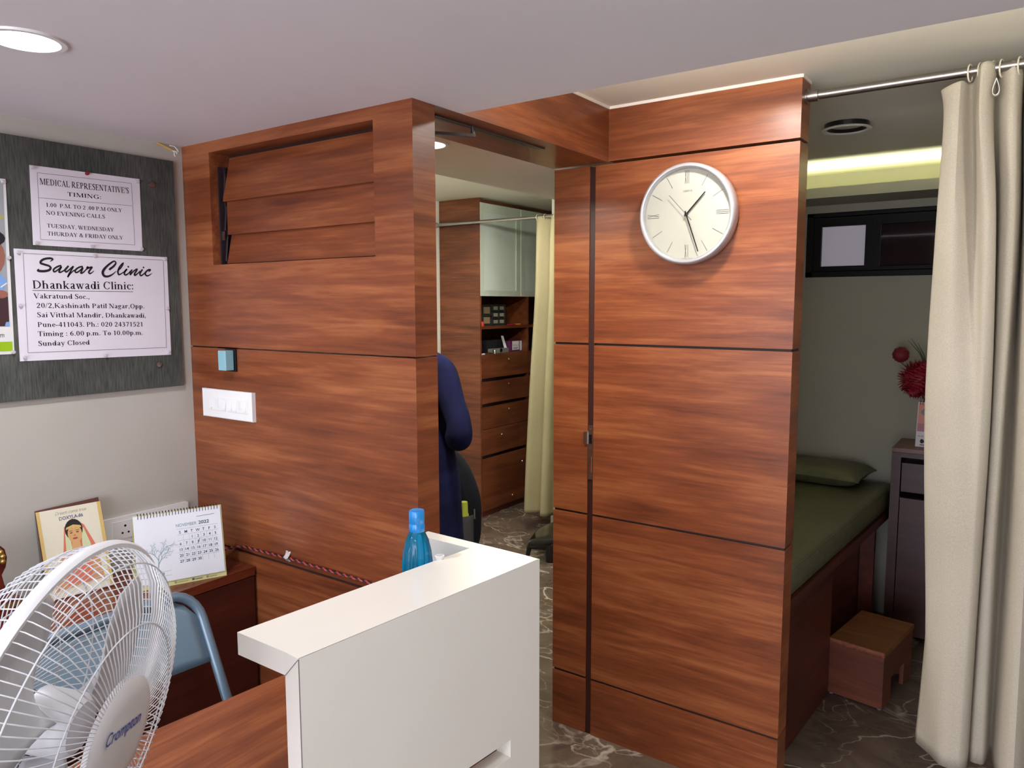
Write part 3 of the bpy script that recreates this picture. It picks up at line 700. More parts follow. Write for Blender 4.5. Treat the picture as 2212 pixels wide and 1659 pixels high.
def drawp(mb):
    F = lambda t, mi, l=0.0006: mb.flat(t if isinstance(t, list) else [t], mi=mi, lift=l, **FR)
    F(([(0.42, 1.5), (0.8135, 1.4985), (0.8215, 1.854), (0.42, 1.856)], [(0, 1, 2, 3)]), 1)
    F(([(0.42, 1.762), (0.8185, 1.762), (0.819, 1.772), (0.42, 1.774)], [(0, 1, 2, 3)]), 8, 0.0008)
    F(([(0.42, 1.44), (0.8165, 1.4365), (0.8172, 1.4605), (0.42, 1.462)], [(0, 1, 2, 3)]), 2)
    F(([(0.60, 1.499), (0.8135, 1.4988), (0.8145, 1.572), (0.79, 1.577), (0.70, 1.56), (0.60, 1.57)], [(0, 1, 2, 3, 4, 5)]), 6, 0.0008)
    F(([(0.62, 1.57), (0.80, 1.575), (0.8145, 1.612), (0.80, 1.628), (0.70, 1.63), (0.62, 1.60)], [(0, 1, 2, 3, 4, 5)]), 5, 0.0010)
    F(blob(0.752, 1.672, 0.063, 0.062), 4, 0.0012)
    F(blob(0.752, 1.715, 0.066, 0.028), 3, 0.0014)
    F(blob(0.799, 1.578, 0.016, 0.010), 4, 0.0014)
    F(line(0.80, 1.595, 0.8145, 1.606, 0.003), 0, 0.0014)
    F(([(0.803, 1.4995), (0.8135, 1.4985), (0.8137, 1.510), (0.806, 1.509)], [(0, 1, 2, 3)]), 5, 0.0016)
    put_text(mb, 'm', u0=0.7909, u1=0.8003, v0=1.4715, cap=0.0125, mi=7, **FR)
sheet('poster', [(0.42, 1.43), (0.8207, 1.4291), (0.8282, 1.8599), (0.42, 1.862)], PS, 'glossy poster with a green strip at the photo left edge, on the board', 'poster', drawp)
PINM = mat('pin_clear', (196, 190, 194), 0.2)
PINR = mat('pin_red', (150, 24, 40), 0.35)
def pin(y, z, label, m=PINM):
    mb = MB().lathe([(0, 0.0075), (0.0042, 0.0070), (0.0042, 0.0058), (0.0026, 0.0048), (0.0024, 0.0022), (0.0046, 0.0014), (0.0046, 0.0)], n=14, M=Matrix.Translation((XP + 0.0005, y, z)) @ Matrix.Rotation(PI / 2, 4, 'Y'))
    mb.tube([(XP + 0.0005, y, z), (XP - 0.006, y, z)], 0.0005, 5)
    tag(mb.build('push_pin', m, sharp=30), label, 'push pin', 'push pins on the notice board')
for (y, z), w in zip(((0.8906, 1.8971), (1.1605, 1.8975), (1.1610, 1.7095), (0.8883, 1.7087)), ('top left', 'top right', 'bottom right', 'bottom left')):
    pin(y, z, 'clear push pin in the %s corner of the timing notice' % w)
pin(1.0231, 1.9, 'red push pin at the top middle of the timing notice', PINR)
pin(1.0264, 1.7085, 'clear push pin at the bottom middle of the timing notice')
for (y, z), w in zip(((0.8445, 1.6831), (1.0307, 1.6841), (1.2307, 1.6842), (1.2303, 1.541), (1.2277, 1.4118), (1.043, 1.4132), (0.8424, 1.4195), (0.8405, 1.5503)), ('top left corner', 'top middle', 'top right corner', 'right edge', 'bottom right corner', 'bottom middle', 'bottom left corner', 'left edge')):
    pin(y, z, 'clear push pin at the %s of the address notice' % w)
for (y, z), w in zip(((0.8221, 1.8525), (0.8222, 1.6685), (0.8167, 1.4342)), ('top right corner', 'middle of the right edge', 'bottom right corner')):
    pin(y, z, 'clear push pin at the %s of the glossy poster' % w)
# wire stub in the ceiling corner
mb = MB().tube([(-2.115, 1.228, 2.0175), (-2.105, 1.262, 2.004), (-2.103, 1.270, 2.000)], 0.0035, 8, 0)
mb.tube([(-2.104, 1.268, 2.001), (-2.100, 1.275, 1.995), (-2.100, 1.273, 1.988), (-2.102, 1.278, 1.984)], 0.0015, 6, 1).tube([(-2.104, 1.262, 2.013), (-2.100, 1.276, 2.012), (-2.098, 1.284, 2.002), (-2.098, 1.285, 1.998)], 0.0015, 6, 1)
mb.tube([(-2.104, 1.270, 2.000), (-2.100, 1.280, 1.998), (-2.100, 1.283, 1.992)], 0.0015, 6, 1)
tag(mb.build('wire_stub', [mat('yellow_sleeve', (196, 162, 92), 0.5), PLASTW]), 'yellow sleeved wire stub poking out at the ceiling corner', 'wire')

# ------------------------------------------------------------------ on the middle partition: switch plate, small box, cable
t = thing('switch_plate', 'white seven switch plate on the wood partition', 'light switch', (-1.93, 1.31, 1.218))
MB().box(-2.051, -1.811, 1.298, 1.31, 1.218, 1.303).build('plate', PLASTW, t, bevel=0.003)
MB().box(-2.024, -1.9345, 1.2965, 1.299, 1.240, 1.282).box(-1.926, -1.829, 1.2965, 1.299, 1.240, 1.282).build('module', PLASTW, t, bevel=0.001)
for i, x in enumerate((-2.007, -1.973, -1.940, -1.910, -1.887, -1.865, -1.843)):
    mb = MB(); w = 0.0068; up = -0.0022 if i in (0, 2, 3, 4, 6) else 0.0022
    mb.slab([(x - w, 1.2945 + up, 1.246), (x + w, 1.2945 + up, 1.246), (x + w, 1.2945 - up, 1.276), (x - w, 1.2945 - up, 1.276)], 0.004)
    mb.build('rocker', PLASTW, t, bevel=0.0012)
t = thing('alarm_box', 'small pale blue box on a dark plate, just above the switch plate', 'wall box', (-1.91, 1.31, 1.363))
MB().box(-1.939, -1.889, 1.305, 1.31, 1.359, 1.424).build('backing_plate', BLACK, t)
BLUEB = mat('pale_blue_plastic', (132, 176, 186), 0.45)
MB().prism([(-1.936, 1.3045), (-1.936, 1.282), (-1.930, 1.276), (-1.897, 1.277), (-1.897, 1.3045)], 1.363, 1.4205).build('cover', BLUEB, t, bevel=0.002)
# twisted red and black cable along the groove
RED = mat('cable_red', (172, 62, 66), 0.5); BLK = mat('cable_black', (30, 22, 24), 0.5)
def twist(pts, r=0.0021, rr=0.0022, pitch=0.027):
    P = [Vector(p) for p in pts]; out = [[], []]; s = 0
    for a, b in zip(P[:-1], P[1:]):
        L = (b - a).length; n = max(2, int(L / 0.004)); d = (b - a).normalized(); x = Vector((0, 1, 0)); x = (x - d * x.dot(d)).normalized(); y = d.cross(x)
        for k in range(n):
            u = s + L * k / n; c = a + (b - a) * k / n
            for j in (0, 1):
                w = 2 * PI * u / pitch + j * PI; out[j].append(c + x * math.cos(w) * r + y * math.sin(w) * r)
        s += L
    return out
cp = [(-2.06, 1.24, 0.797), (-2.01, 1.27, 0.800), (-1.96, 1.295, 0.822), (-1.90, 1.3035, 0.838), (-1.874, 1.3038, 0.841), (-1.80, 1.3035, 0.8425), (-1.72, 1.3038, 0.844), (-1.685, 1.3035, 0.8462), (-1.6, 1.3035, 0.8445), (-1.5, 1.3038, 0.8445), (-1.35, 1.3035, 0.8445), (-1.22, 1.3035, 0.845)]
a_, b_ = twist(cp)
tag(MB().tube(a_, 0.0022, 6, 0).tube(b_, 0.0022, 6, 1).build('twisted_cable', [RED, BLK]), 'twisted red and black cable running along the wood partition', 'cable')
mb = MB(); rows = []
for j in range(9):
    z = 0.8335 + 0.0295 * j / 8; y = 1.3085 - 0.0105 * math.exp(-((z - 0.846) / 0.006) ** 2)
    rows.append([(-1.697 + 0.0195 * i / 5 + 0.0012 * math.sin(j * 1.9), y - 0.0008 * math.sin(i * 2.1 + j), z + 0.001 * math.sin(i * 1.7)) for i in range(6)])
mb.grid(rows)
tag(mb.build('tape_strip', mat('tape_white', (196, 186, 180), 0.4), solid=0.0008), 'small piece of white tape holding the twisted cable to the partition', 'tape')

# ------------------------------------------------------------------ low cabinet along the left wall
t = thing('low_cabinet', 'low dark wood cabinet along the grey left wall', 'cabinet', (-1.98, 0.4, 0))
MB().box(-2.118, -1.850, -0.9, 1.306, 0.0, 0.765).build('carcass', WOOD_DK, t)
MB().box(-2.119, -1.835, -0.9, 1.303, 0.765, 0.79).build('top', wood('cabinet_top_wood', 'y', dark=(70, 28, 18), mid=(104, 46, 28), light=(138, 68, 42), seed=4.0, rough=0.25), t, bevel=0.002)
for y0, y1 in ((0.757, 1.300), (0.207, 0.751), (-0.343, 0.201), (-0.893, -0.349)):
    MB().box(-1.850, -1.8355, y0, y1, 0.06, 0.762).build('door', WOOD_DK, t, bevel=0.001)
# socket strip on the wall
t = thing('socket_strip', 'long white power socket strip low on the grey wall behind the calendar', 'power socket', (-2.12, 1.1, 0.878))
mb = MB().box(-2.12, -2.110, 0.93, 1.271, 0.872, 0.950)
mb.build('plate', PLASTW, t, bevel=0.003)
for k, yc in enumerate((1.074, 1.17)):
    mb = MB().box(-2.1105, -2.1085, yc - 0.036, yc + 0.036, 0.886, 0.938, 0)
    for dy, z, r in ((0, 0.9229, 0.0034), (-0.0088, 0.9032, 0.003), (0.0088, 0.9029, 0.003)):
        mb.lathe([(0, 0.0005), (r, 0.0004), (r, 0)], n=12, mi=1, M=Matrix.Translation((-2.1085, yc + dy, z)) @ Matrix.Rotation(PI / 2, 4, 'Y'))
    mb.build('socket', [PLASTW, BLACK], t, sharp=30)

# ------------------------------------------------------------------ desk calendar (tent) on the low cabinet
D = Vector((0.3702, 0.9289, 0)); Bk = Vector((-0.9289, 0.3702, 0)); Z = Vector((0, 0, 1))
PBR = Vector((-1.838, 1.213, 0.7905)); CW, CH = 0.226, 0.200
al = math.radians(11); UPD = (Z * math.cos(al) + Bk * math.sin(al))
O = PBR - D * CW; Nn = D.cross(UPD).normalized()
t = thing('desk_calendar', 'white tent desk calendar for November on the low cabinet', 'calendar', tuple(PBR - D * CW / 2 + Bk * 0.04))
YEL = mat('card_yellow', (206, 204, 140), 0.6)
apex = O + UPD * CH
mb = MB().slab([O, O + D * CW, O + D * CW + UPD * CH, O + UPD * CH], 0.0015)
fo = O + Bk * 0.115
mb.slab([fo + D * CW, fo, apex - Nn * 0.002, apex + D * CW - Nn * 0.002], 0.0015)
mb.slab([O + Bk * 0.004 + Z * 0.0018, fo - Bk * 0.004 + Z * 0.0018, fo - Bk * 0.004 + D * CW + Z * 0.0018, O + Bk * 0.004 + D * CW + Z * 0.0018], 0.001)
mb.build('stand', YEL, t)
pg = MB(); PO = O + Nn * 0.0035 + UPD * 0.014
pw, ph = CW - 0.004, CH - 0.016
pg.slab([PO, PO + D * pw, PO + D * pw + UPD * ph, PO + UPD * ph], 0.003, 0)
CF = dict(O=PO, U=D, V=UPD, N=Nn)
TEAL = mat('calendar_teal', (120, 150, 158), 0.7); NAVY = mat('calendar_navy', (52, 74, 92), 0.7)
gx0, gx1 = 0.105, 0.212
put_text(pg, 'NOVEMBER', u0=0.104, u1=0.157, v0=0.141, cap=0.0085, mi=1, **CF)
put_text(pg, '2022', u0=0.162, u1=0.190, v0=0.1415, cap=0.0085, mi=2, bold=0.02, **CF)
pg.flat([line(0.158, 0.163, 0.205, 0.164, 0.0009)], mi=2, **CF)
rows_ = ['S M T W T F S'.split(), ['', '', '1', '2', '3', '4', '5'], '6 7 8 9 10 11 12'.split(), '13 14 15 16 17 18 19'.split(), '20 21 22 23 24 25 26'.split(), ['27', '28', '29', '30', '', '', '']]
cw_ = (gx1 - gx0) / 7
for r, row in enumerate(rows_):
    zb = 0.1225 - r * 0.0158
    pg.flat([line(gx0, zb + 0.0125, gx1, zb + 0.0125, 0.0005)], mi=1, lift=0.0005, **CF)
    for c, s in enumerate(row):
        uc = gx0 + (c + 0.5) * cw_
        if c and r: pg.flat([line(uc - cw_ / 2, zb - 0.002, uc - cw_ / 2, zb + 0.0115, 0.0004)], mi=1, lift=0.0004, **CF)
        if s:
            _t, _a, _b = text(s, bold=0.012); hw = (_b - _a) * 0.0072 / CAP * 0.48
            put_text(pg, s, u0=uc - hw, u1=uc + hw, v0=zb, cap=0.0072, mi=2, bold=0.012, **CF)
pg.flat([line(gx0 + 3.35 * cw_, 0.0885, gx0 + 3.75 * cw_, 0.1025, 0.0012)], mi=2, lift=0.0008, **CF)
random.seed(3)
def twig(x, y, a, L, w, d):
    x1, y1 = x + L * math.cos(a), y + L * math.sin(a)
    pg.flat([stroke([(x, y), ((x + x1) / 2 + 0.001 * math.sin(d * 3 + x * 900), (y + y1) / 2), (x1, y1)], [w, w * 0.8, w * 0.55], 3)], mi=1, lift=0.0004 + 0.00002 * d, **CF)
    if d < 4:
        for k in range(3 if d < 3 else 2):
            f = 0.45 + 0.27 * k
            twig(x + (x1 - x) * min(f, 1), y + (y1 - y) * min(f, 1), a + (1 if k % 2 else -1) * random.uniform(0.3, 0.75), L * random.uniform(0.55, 0.72), w * 0.68, d + 1)
twig(0.052, 0.030, 1.48, 0.042, 0.0024, 0)
pg.flat([line(0.036, 0.028, 0.085, 0.028, 0.0006), line(0.036, 0.016, 0.085, 0.016, 0.0006)], mi=1, **CF)
put_text(pg, 'Dill', u0=0.052, u1=0.066, v0=0.019, cap=0.006, mi=2, bold=0.02, **CF)
pg.build('page', [mat('calendar_page', (226, 228, 232), 0.75, bump=0.25, bscale=90), TEAL, NAVY], t)
ft = MB(); FO2 = O + Nn * 0.0004
for i, (u0, u1) in enumerate(((0.05, 0.075), (0.09, 0.125), (0.135, 0.162), (0.172, 0.20))):
    ft.flat([rect(u0, 0.0045, u0 + 0.006, 0.0095), rect(u0 + 0.008, 0.0055, u1, 0.0072)], FO2, D, UPD, Nn, i % 2, 0.0004)
ft.build('footer_marks', [NAVY, mat('footer_grey', (140, 140, 110), 0.6)], t)
rg = MB()
for k in range(27):
    c = O + D * (0.012 + (CW - 0.024) * k / 26) + UPD * (CH - 0.004) - Nn * 0.001
    rg.tube([c + (UPD * math.cos(w) * 0.0085 + Nn * math.sin(w) * 0.006) for w in [2 * PI * j / 10 for j in range(10)]], 0.0008, 5, closed=True)
tag(rg.build('spiral', mat('spiral_black', (46, 42, 46), 0.4, 0.5), t), 'dark wire spiral binding')

# ------------------------------------------------------------------ printed plaque leaning on the wall
TLp, TRp = Vector((-2.108, 0.8429, 1.018)), Vector((-2.098, 0.999, 1.024)); BLp, BRp = Vector((-2.039, 0.832, 0.7905)), Vector((-2.020, 0.993, 0.7905))
t = thing('printed_plaque', 'cream printed board with a veiled woman leaning on the wall behind the fan', 'plaque', (-2.06, 0.91, 0.79))
MB().slab([BLp, BRp, TRp, TLp], 0.006).build('board', mat('plaque_edge', (92, 52, 44), 0.5), t, bevel=0.001)
U_ = (BRp - BLp); V_ = (TLp - BLp); Wd, Hd = U_.length, V_.length; U_ = U_.normalized(); N_ = U_.cross(V_).normalized(); V_ = N_.cross(U_)
QF = dict(O=BLp + N_ * 0.0006, U=U_, V=V_, N=N_)
mb = MB(); mb.flat([rect(0.003, 0.003, Wd - 0.003, Hd - 0.004)], mi=0, **QF)
mb.flat([rect(0.003, 0.003, 0.011, Hd - 0.004), rect(Wd - 0.012, 0.003, Wd - 0.003, Hd - 0.004)], mi=1, lift=0.0009, **QF)
put_text(mb, 'Dream come true', u0=0.046, u1=0.122, v0=Hd - 0.021, cap=0.0085, mi=2, shear=0.35, **QF)
put_text(mb, 'DOXYLA-86', u0=0.054, u1=0.112, v0=Hd - 0.036, cap=0.0085, mi=3, bold=0.03, **QF)
L = 0.0010
def P2(t_, mi):
    global L; L += 0.00012; mb.flat([t_], mi=mi, lift=L, **QF)
c0, h0 = 0.084, Hd - 0.070
P2(([(c0 - 0.034, h0 - 0.060), (c0 + 0.048, h0 - 0.050), (c0 + 0.026, h0 + 0.012), (c0, h0 + 0.034), (c0 - 0.022, h0 + 0.014)], [(0, 1, 2, 3, 4)]), 4)     # veil
P2(([(0.020, 0.020), (0.14, 0.030), (0.135, 0.085), (0.11, 0.125), (0.055, 0.120), (0.030, 0.075)], [(0, 1, 2, 3, 4, 5)]), 5)                    # dress
P2(([(0.05, 0.03), (0.11, 0.03), (0.118, 0.09), (0.085, 0.105), (0.048, 0.085)], [(0, 1, 2, 3, 4)]), 4)
P2(([(c0 - 0.026, h0 - 0.056), (c0 - 0.010, h0 - 0.058), (c0 - 0.012, h0 + 0.004), (c0 - 0.022, h0 - 0.004)], [(0, 1, 2, 3)]), 6)
P2(([(c0 + 0.014, h0 - 0.050), (c0 + 0.036, h0 - 0.046), (c0 + 0.024, h0 + 0.004), (c0 + 0.018, h0 + 0.006)], [(0, 1, 2, 3)]), 6)
P2(blob(c0, h0 + 0.004, 0.0215, 0.028), 7)        # hair
P2(blob(c0 + 0.001, h0 - 0.008, 0.0172, 0.0245), 8)   # face
P2(([(c0 - 0.012, h0 - 0.050), (c0 + 0.012, h0 - 0.050), (c0 + 0.009, h0 - 0.024), (c0 - 0.008, h0 - 0.024)], [(0, 1, 2, 3)]), 8)
P2(([(c0 - 0.019, h0 + 0.006), (c0, h0 + 0.012), (c0 + 0.019, h0 + 0.006), (c0 + 0.017, h0 + 0.012), (c0, h0 + 0.017), (c0 - 0.017, h0 + 0.012)], [(0, 1, 2, 3, 4, 5)]), 1)
for sx in (-1, 1):
    P2(blob(c0 + sx * 0.0075, h0 - 0.004, 0.0036, 0.0013, 10), 7); P2(line(c0 + sx * 0.0035, h0 + 0.0006, c0 + sx * 0.012, h0 + 0.0012, 0.0011), 7)
P2(blob(c0, h0 - 0.0115, 0.0022, 0.0012, 10), 9); P2(blob(c0, h0 - 0.0195, 0.0062, 0.0023, 12), 9); P2(blob(c0, h0 + 0.010, 0.002, 0.004, 10), 1)
mb.build('print', [mat('plaque_cream', (226, 220, 196), 0.35), mat('plaque_gold', (214, 184, 110), 0.4), mat('plaque_script', (110, 90, 96), 0.5), mat('plaque_blue', (44, 74, 128), 0.5), mat('veil_coral', (214, 120, 92), 0.5), mat('dress_ochre', (206, 152, 104), 0.5), mat('veil_pale', (206, 214, 168), 0.5), mat('print_hair', (30, 26, 24), 0.5), mat('print_skin', (212, 164, 110), 0.5), mat('print_lip', (170, 74, 66), 0.5)], t)

# ------------------------------------------------------------------ memento at the left frame edge
t = thing('memento', 'reddish brown trophy shield with gold relief at the photo left edge, on the low cabinet', 'trophy', (-2.02, 0.69, 0.79))
WN = mat('memento_wood', (96, 36, 26), 0.3, coat=0.3); GOLD = mat('memento_gold', (196, 168, 96), 0.3, 0.9)
mb = MB(); MF = Matrix.Translation((-2.03, 0.685, 0.0))
pr = [(-0.058, 0.845), (0.056, 0.845), (0.046, 0.875), (0.042, 0.900), (0.052, 0.918), (0.056, 0.940), (0.052, 0.962), (0.034, 0.984), (0.0, 0.994), (-0.034, 0.984), (-0.052, 0.962), (-0.056, 0.94), (-0.052, 0.918), (-0.042, 0.90), (-0.046, 0.875)]
n_ = len(pr)
mb.add([(-2.022, 0.685 + y, z) for y, z in pr] + [(-2.04, 0.685 + y, z) for y, z in pr], [tuple(range(n_)), tuple(range(2 * n_ - 1, n_ - 1, -1))] + [(i, n_ + i, n_ + (i + 1) % n_, (i + 1) % n_) for i in range(n_)])
mb.build('shield', WN, t, bevel=0.002)
mb = MB(); g = []
for k in range(25):
    a = math.radians(-10 + 200 * k / 24); g.append((-2.0195, 0.685 + 0.044 * math.cos(a), 0.942 + 0.042 * math.sin(a)))
mb.tube(g, 0.006, 8)
for k in range(0, 25, 2): mb.ball(Vector(g[k]) + Vector((0.003, 0, 0)), 0.0065, nu=8, nv=6)
tag(mb.build('relief', GOLD, t), 'gold relief border')
tag(MB().lathe([(0, 0.006), (0.030, 0.004), (0.034, 0.0)], n=32, M=Matrix.Translation((-2.021, 0.685, 0.918)) @ Matrix.Rotation(PI / 2, 4, 'Y')).build('medallion', BLACK, t), 'black round centre')
MB().box(-2.06, -1.99, 0.615, 0.755, 0.79, 0.845).build('base', WN, t, bevel=0.003)
tag(MB().box(-1.9895, -1.988, 0.618, 0.752, 0.826, 0.838).build('base_strip', GOLD, t), 'gold strip')

# ------------------------------------------------------------------ more materials
def thin(name, tint, diff=0.0, dcol=None, rough=0.03):
    """Thin clear sheet or wall: transparent with a fresnel gloss and, if asked, some body colour."""
    m = bpy.data.materials.new(name); m.use_nodes = True; nt = m.node_tree
    nt.nodes.remove(nt.nodes['Principled BSDF']); out = nt.nodes['Material Output']
    tr = nt.nodes.new('ShaderNodeBsdfTransparent'); tr.inputs[0].default_value = lin(tint)
    gl = nt.nodes.new('ShaderNodeBsdfGlossy'); gl.inputs['Roughness'].default_value = rough
    lw = nt.nodes.new('ShaderNodeFresnel'); lw.inputs[0].default_value = 1.45
    first = tr.outputs[0]
    if diff:
        df = nt.nodes.new('ShaderNodeBsdfDiffuse'); df.inputs[0].default_value = lin(dcol)
        tl = nt.nodes.new('ShaderNodeBsdfTranslucent'); tl.inputs[0].default_value = lin(dcol)
        m1 = nt.nodes.new('ShaderNodeMixShader'); m1.inputs[0].default_value = 0.55; nt.links.new(df.outputs[0], m1.inputs[1]); nt.links.new(tl.outputs[0], m1.inputs[2])
        m2 = nt.nodes.new('ShaderNodeMixShader'); m2.inputs[0].default_value = diff; nt.links.new(tr.outputs[0], m2.inputs[1]); nt.links.new(m1.outputs[0], m2.inputs[2]); first = m2.outputs[0]
    mx = nt.nodes.new('ShaderNodeMixShader'); nt.links.new(lw.outputs[0], mx.inputs[0]); nt.links.new(first, mx.inputs[1]); nt.links.new(gl.outputs[0], mx.inputs[2])
    nt.links.new(mx.outputs[0], out.inputs[0])
    return m

# ------------------------------------------------------------------ wall clock
CC = Vector((-0.905, 2.261, 1.827)); CR = 0.153
t = thing('wall_clock', 'round white faced wall clock with a silver rim on the wood partition', 'clock', tuple(CC))
CM = Matrix.Translation(CC) @ Matrix.Rotation(PI / 2, 4, 'X')
MB().lathe([(0, 0.0), (CR - 0.002, 0.0), (CR, 0.003), (CR, 0.036), (CR - 0.003, 0.043), (CR - 0.008, 0.0455), (CR - 0.013, 0.0435), (CR - 0.0155, 0.038), (CR - 0.0165, 0.026), (CR - 0.019, 0.025)], n=96, M=CM).build('rim', mat('clock_silver', (196, 196, 200), 0.33, 0.55), t, sharp=60)
fc = MB().lathe([(0, 0.0265), (CR - 0.0165, 0.0265)], n=72, M=CM)
KF = dict(O=CC + Vector((0, -0.0265, 0)), U=(1, 0, 0), V=(0, 0, 1), N=(0, -1, 0))
def kl(a, r0, r1, w=0.0011, off=0.0, tilt=0.0):
    s, c = math.sin(a), math.cos(a); q = Vector((c, -s)) * off
    return line(r0 * s + q.x - c * tilt, r0 * c + q.y + s * tilt, r1 * s + q.x + c * tilt, r1 * c + q.y - s * tilt, w)
marks = []
for h_ in range(12):
    a = 2 * PI * h_ / 12; r0, r1 = 0.092, 0.131
    if h_ == 0: marks += [kl(a, r0, r1, off=-0.0045, tilt=0.0022), kl(a, r0, r1, off=-0.0045, tilt=-0.0022), kl(a, r0, r1, off=0.001), kl(a, r0, r1, off=0.0055)]
    elif h_ == 3: marks += [kl(a, r0, r1, off=o) for o in (-0.005, 0, 0.005)]
    elif h_ == 6: marks += [kl(a, r0, r1, off=0.004, tilt=0.002), kl(a, r0, r1, off=0.004, tilt=-0.002), kl(a, r0, r1, off=-0.0035)]
    elif h_ == 9: marks += [kl(a, r0, r1, off=0.002, tilt=0.0035), kl(a, r0, r1, off=0.002, tilt=-0.0035), kl(a, r0, r1, off=-0.0055)]
    else: marks.append(kl(a, 0.094, 0.131))
fc.flat(marks, mi=1, **KF)
put_text(fc, 'OREVA', u0=-0.0125, u1=0.0175, v0=0.067, cap=0.0055, mi=2, **KF)
put_text(fc, 'MADE IN INDIA', u0=-0.018, u1=0.018, v0=-0.1345, cap=0.0018, mi=2, **KF)
fc.build('dial', [mat('dial_cream', (190, 189, 177), 0.55, var=0.01), mat('dial_marks', (58, 56, 52), 0.5), mat('dial_text', (110, 106, 100), 0.5)], t)
HB = mat('hand_black', (8, 8, 8), 0.35)
def hand(name, ang, r0, r1, w, dep, m):
    s, c = math.sin(ang), math.cos(ang); mb = MB(); y = CC.y - dep
    a, b = Vector((CC.x + r0 * s, y, CC.z + r0 * c)), Vector((CC.x + r1 * s, y, CC.z + r1 * c)); q = Vector((c, 0, -s)) * w / 2
    mb.slab([a - q, a + q, b + q * 0.8, b - q * 0.8], 0.001); mb.build(name, m, t)
hand('hour_hand', math.radians(43.7), -0.008, 0.086, 0.0042, 0.033, HB)
hand('minute_hand', math.radians(161.2), -0.010, 0.121, 0.0040, 0.035, HB)
hand('second_hand', math.radians(317.6), -0.026, 0.081, 0.0011, 0.037, HB)
MB().lathe([(0, 0.039), (0.0035, 0.0385), (0.0035, 0.0265)], n=20, M=CM).build('hub', HB, t)
MB().lathe([(0, 0.0405), (CR - 0.0155, 0.0405)], n=64, M=CM).build('glass', thin('clock_glass', (252, 252, 250)), t)
t.matrix_world = Matrix.Translation(CC + Vector((0, -0.0075, 0))) @ Matrix.Rotation(math.radians(2.4), 4, 'X')     # hangs from its top, leaning out a little

# ------------------------------------------------------------------ door closer in the header soffit
t = thing('door_closer', 'dark sliding arm door closer under the header beam', 'door closer', (-1.25, 1.65, 1.99))
DK = mat('closer_metal', (92, 88, 88), 0.35, 0.8)
rl = MB().box(-1.270, -1.246, 1.45, 1.95, 2.0135, 2.018, 0)
rl.box(-1.2605, -1.2555, 1.46, 1.94, 2.0130, 2.0137, 1)
rl.build('rail', [DK, BLACK], t, bevel=0.001)
MB().slab([(-1.40, 1.414, 1.996), (-1.40, 1.392, 1.996), (-1.2385, 1.600, 1.996), (-1.252, 1.612, 1.996)], 0.008).build('arm', DK, t, bevel=0.001)
MB().lathe([(0, 0.0), (0.006, 0.001), (0.006, 0.024)], c=(-1.249, 1.602, 1.992), n=16).build('pivot', DK, t)
MB().box(-1.405, -1.33, 1.389, 1.43, 1.940, 1.998).build('body', DK, t, bevel=0.004)

# ------------------------------------------------------------------ folding chair
t = thing('folding_chair', 'grey blue steel folding chair behind the wooden desk', 'chair', (-1.5, 0.75, 0))
CHB = mat('chair_blue_grey', (104, 126, 142), 0.32, 0.25, coat=0.3)
def lx(z): return -1.600 + (0.862 - z) * 0.485
y0c, y1c = 0.535, 0.972
pts = [(lx(0.0), y1c, 0.0)] + [(lx(z), y1c, z) for z in (0.2, 0.44, 0.64, 0.80)]
for k in range(7):
    a = PI / 2 * k / 6; pts.append((lx(0.815 + 0.062 * math.sin(a)), y1c - 0.062 + 0.062 * math.cos(a), 0.815 + 0.062 * math.sin(a)))
R = [(p[0], y0c + y1c - p[1], p[2]) for p in pts[::-1]]
MB().tube(pts + R, 0.0115, 12).build('frame', CHB, t)
mb = MB(); rows = []
for j in range(9):
    z = 0.725 + (0.868 - 0.725) * j / 8; rr = []
    for i in range(17):
        u = i / 16; y = y0c + 0.008 + (y1c - y0c - 0.016) * u
        top = 0.868 - (0.05 * (max(0, abs(u - 0.5) - 0.36) / 0.14) ** 2)
        zz = 0.725 + (top - 0.725) * j / 8
        rr.append((lx(zz) - 0.012 * math.sin(PI * u), y, zz))
    rows.append(rr)
mb.grid(rows); mb.build('backrest', CHB, t, solid=0.004)
for y in (y0c + 0.012, y1c - 0.012):
    MB().tube([(-1.415, y, 0.445), (-1.55, y, 0.22), (-1.70, y, 0.0)], 0.010, 10).build('rear_leg', CHB, t)
MB().tube([(-1.70, y0c + .012, 0.02), (-1.70, y1c - .012, 0.02)], 0.008, 8).build('stretcher', CHB, t)
MB().box(-1.60, -1.22, y0c + 0.015, y1c - 0.015, 0.435, 0.452).build('seat', CHB, t, bevel=0.006)

# ------------------------------------------------------------------ reception desk and the white counter
t = thing('desk', 'wooden reception desk top running along behind the white counter', 'desk', (-1.1, 0.4, 0))
dl = lambda y: -1.313 + 0.095 * (y - 0.855)
dr = lambda y: -0.8700 + 0.0949 * (y - 0.657)
MB().prism([(dl(-0.75), -0.75), (dr(-0.75), -0.75), (dr(1.178), 1.178), (dl(1.178), 1.178)], 0.722, 0.75).build('desk_top', WOOD_DESK, t, bevel=0.0015)
MB().prism([(dr(-0.70) - 0.02, -0.70), (dr(-0.70), -0.70), (dr(1.178), 1.178), (dr(1.178) - 0.02, 1.178)], 0.0, 0.7215).build('modesty_panel', WOOD_Y, t)
for y in (-0.72, 1.150):
    MB().prism([(dl(y) + 0.03, y), (dr(y), y), (dr(y + .025), y + .025), (dl(y + .025) + .03, y + .025)], 0, 0.7215).build('side_panel', WOOD_DK, t)
MB().prism([(-1.16, 1.00), (-0.86, 1.00), (-0.845, 1.178), (-1.16, 1.178)], 0.858, 0.88).build('riser_shelf', WOOD_DESK, t)
for a_ in (-1.15, -0.882): MB().box(a_, a_ + 0.018, 1.02, 1.175, 0.75, 0.858).build('riser_support', WOOD_DESK, t)

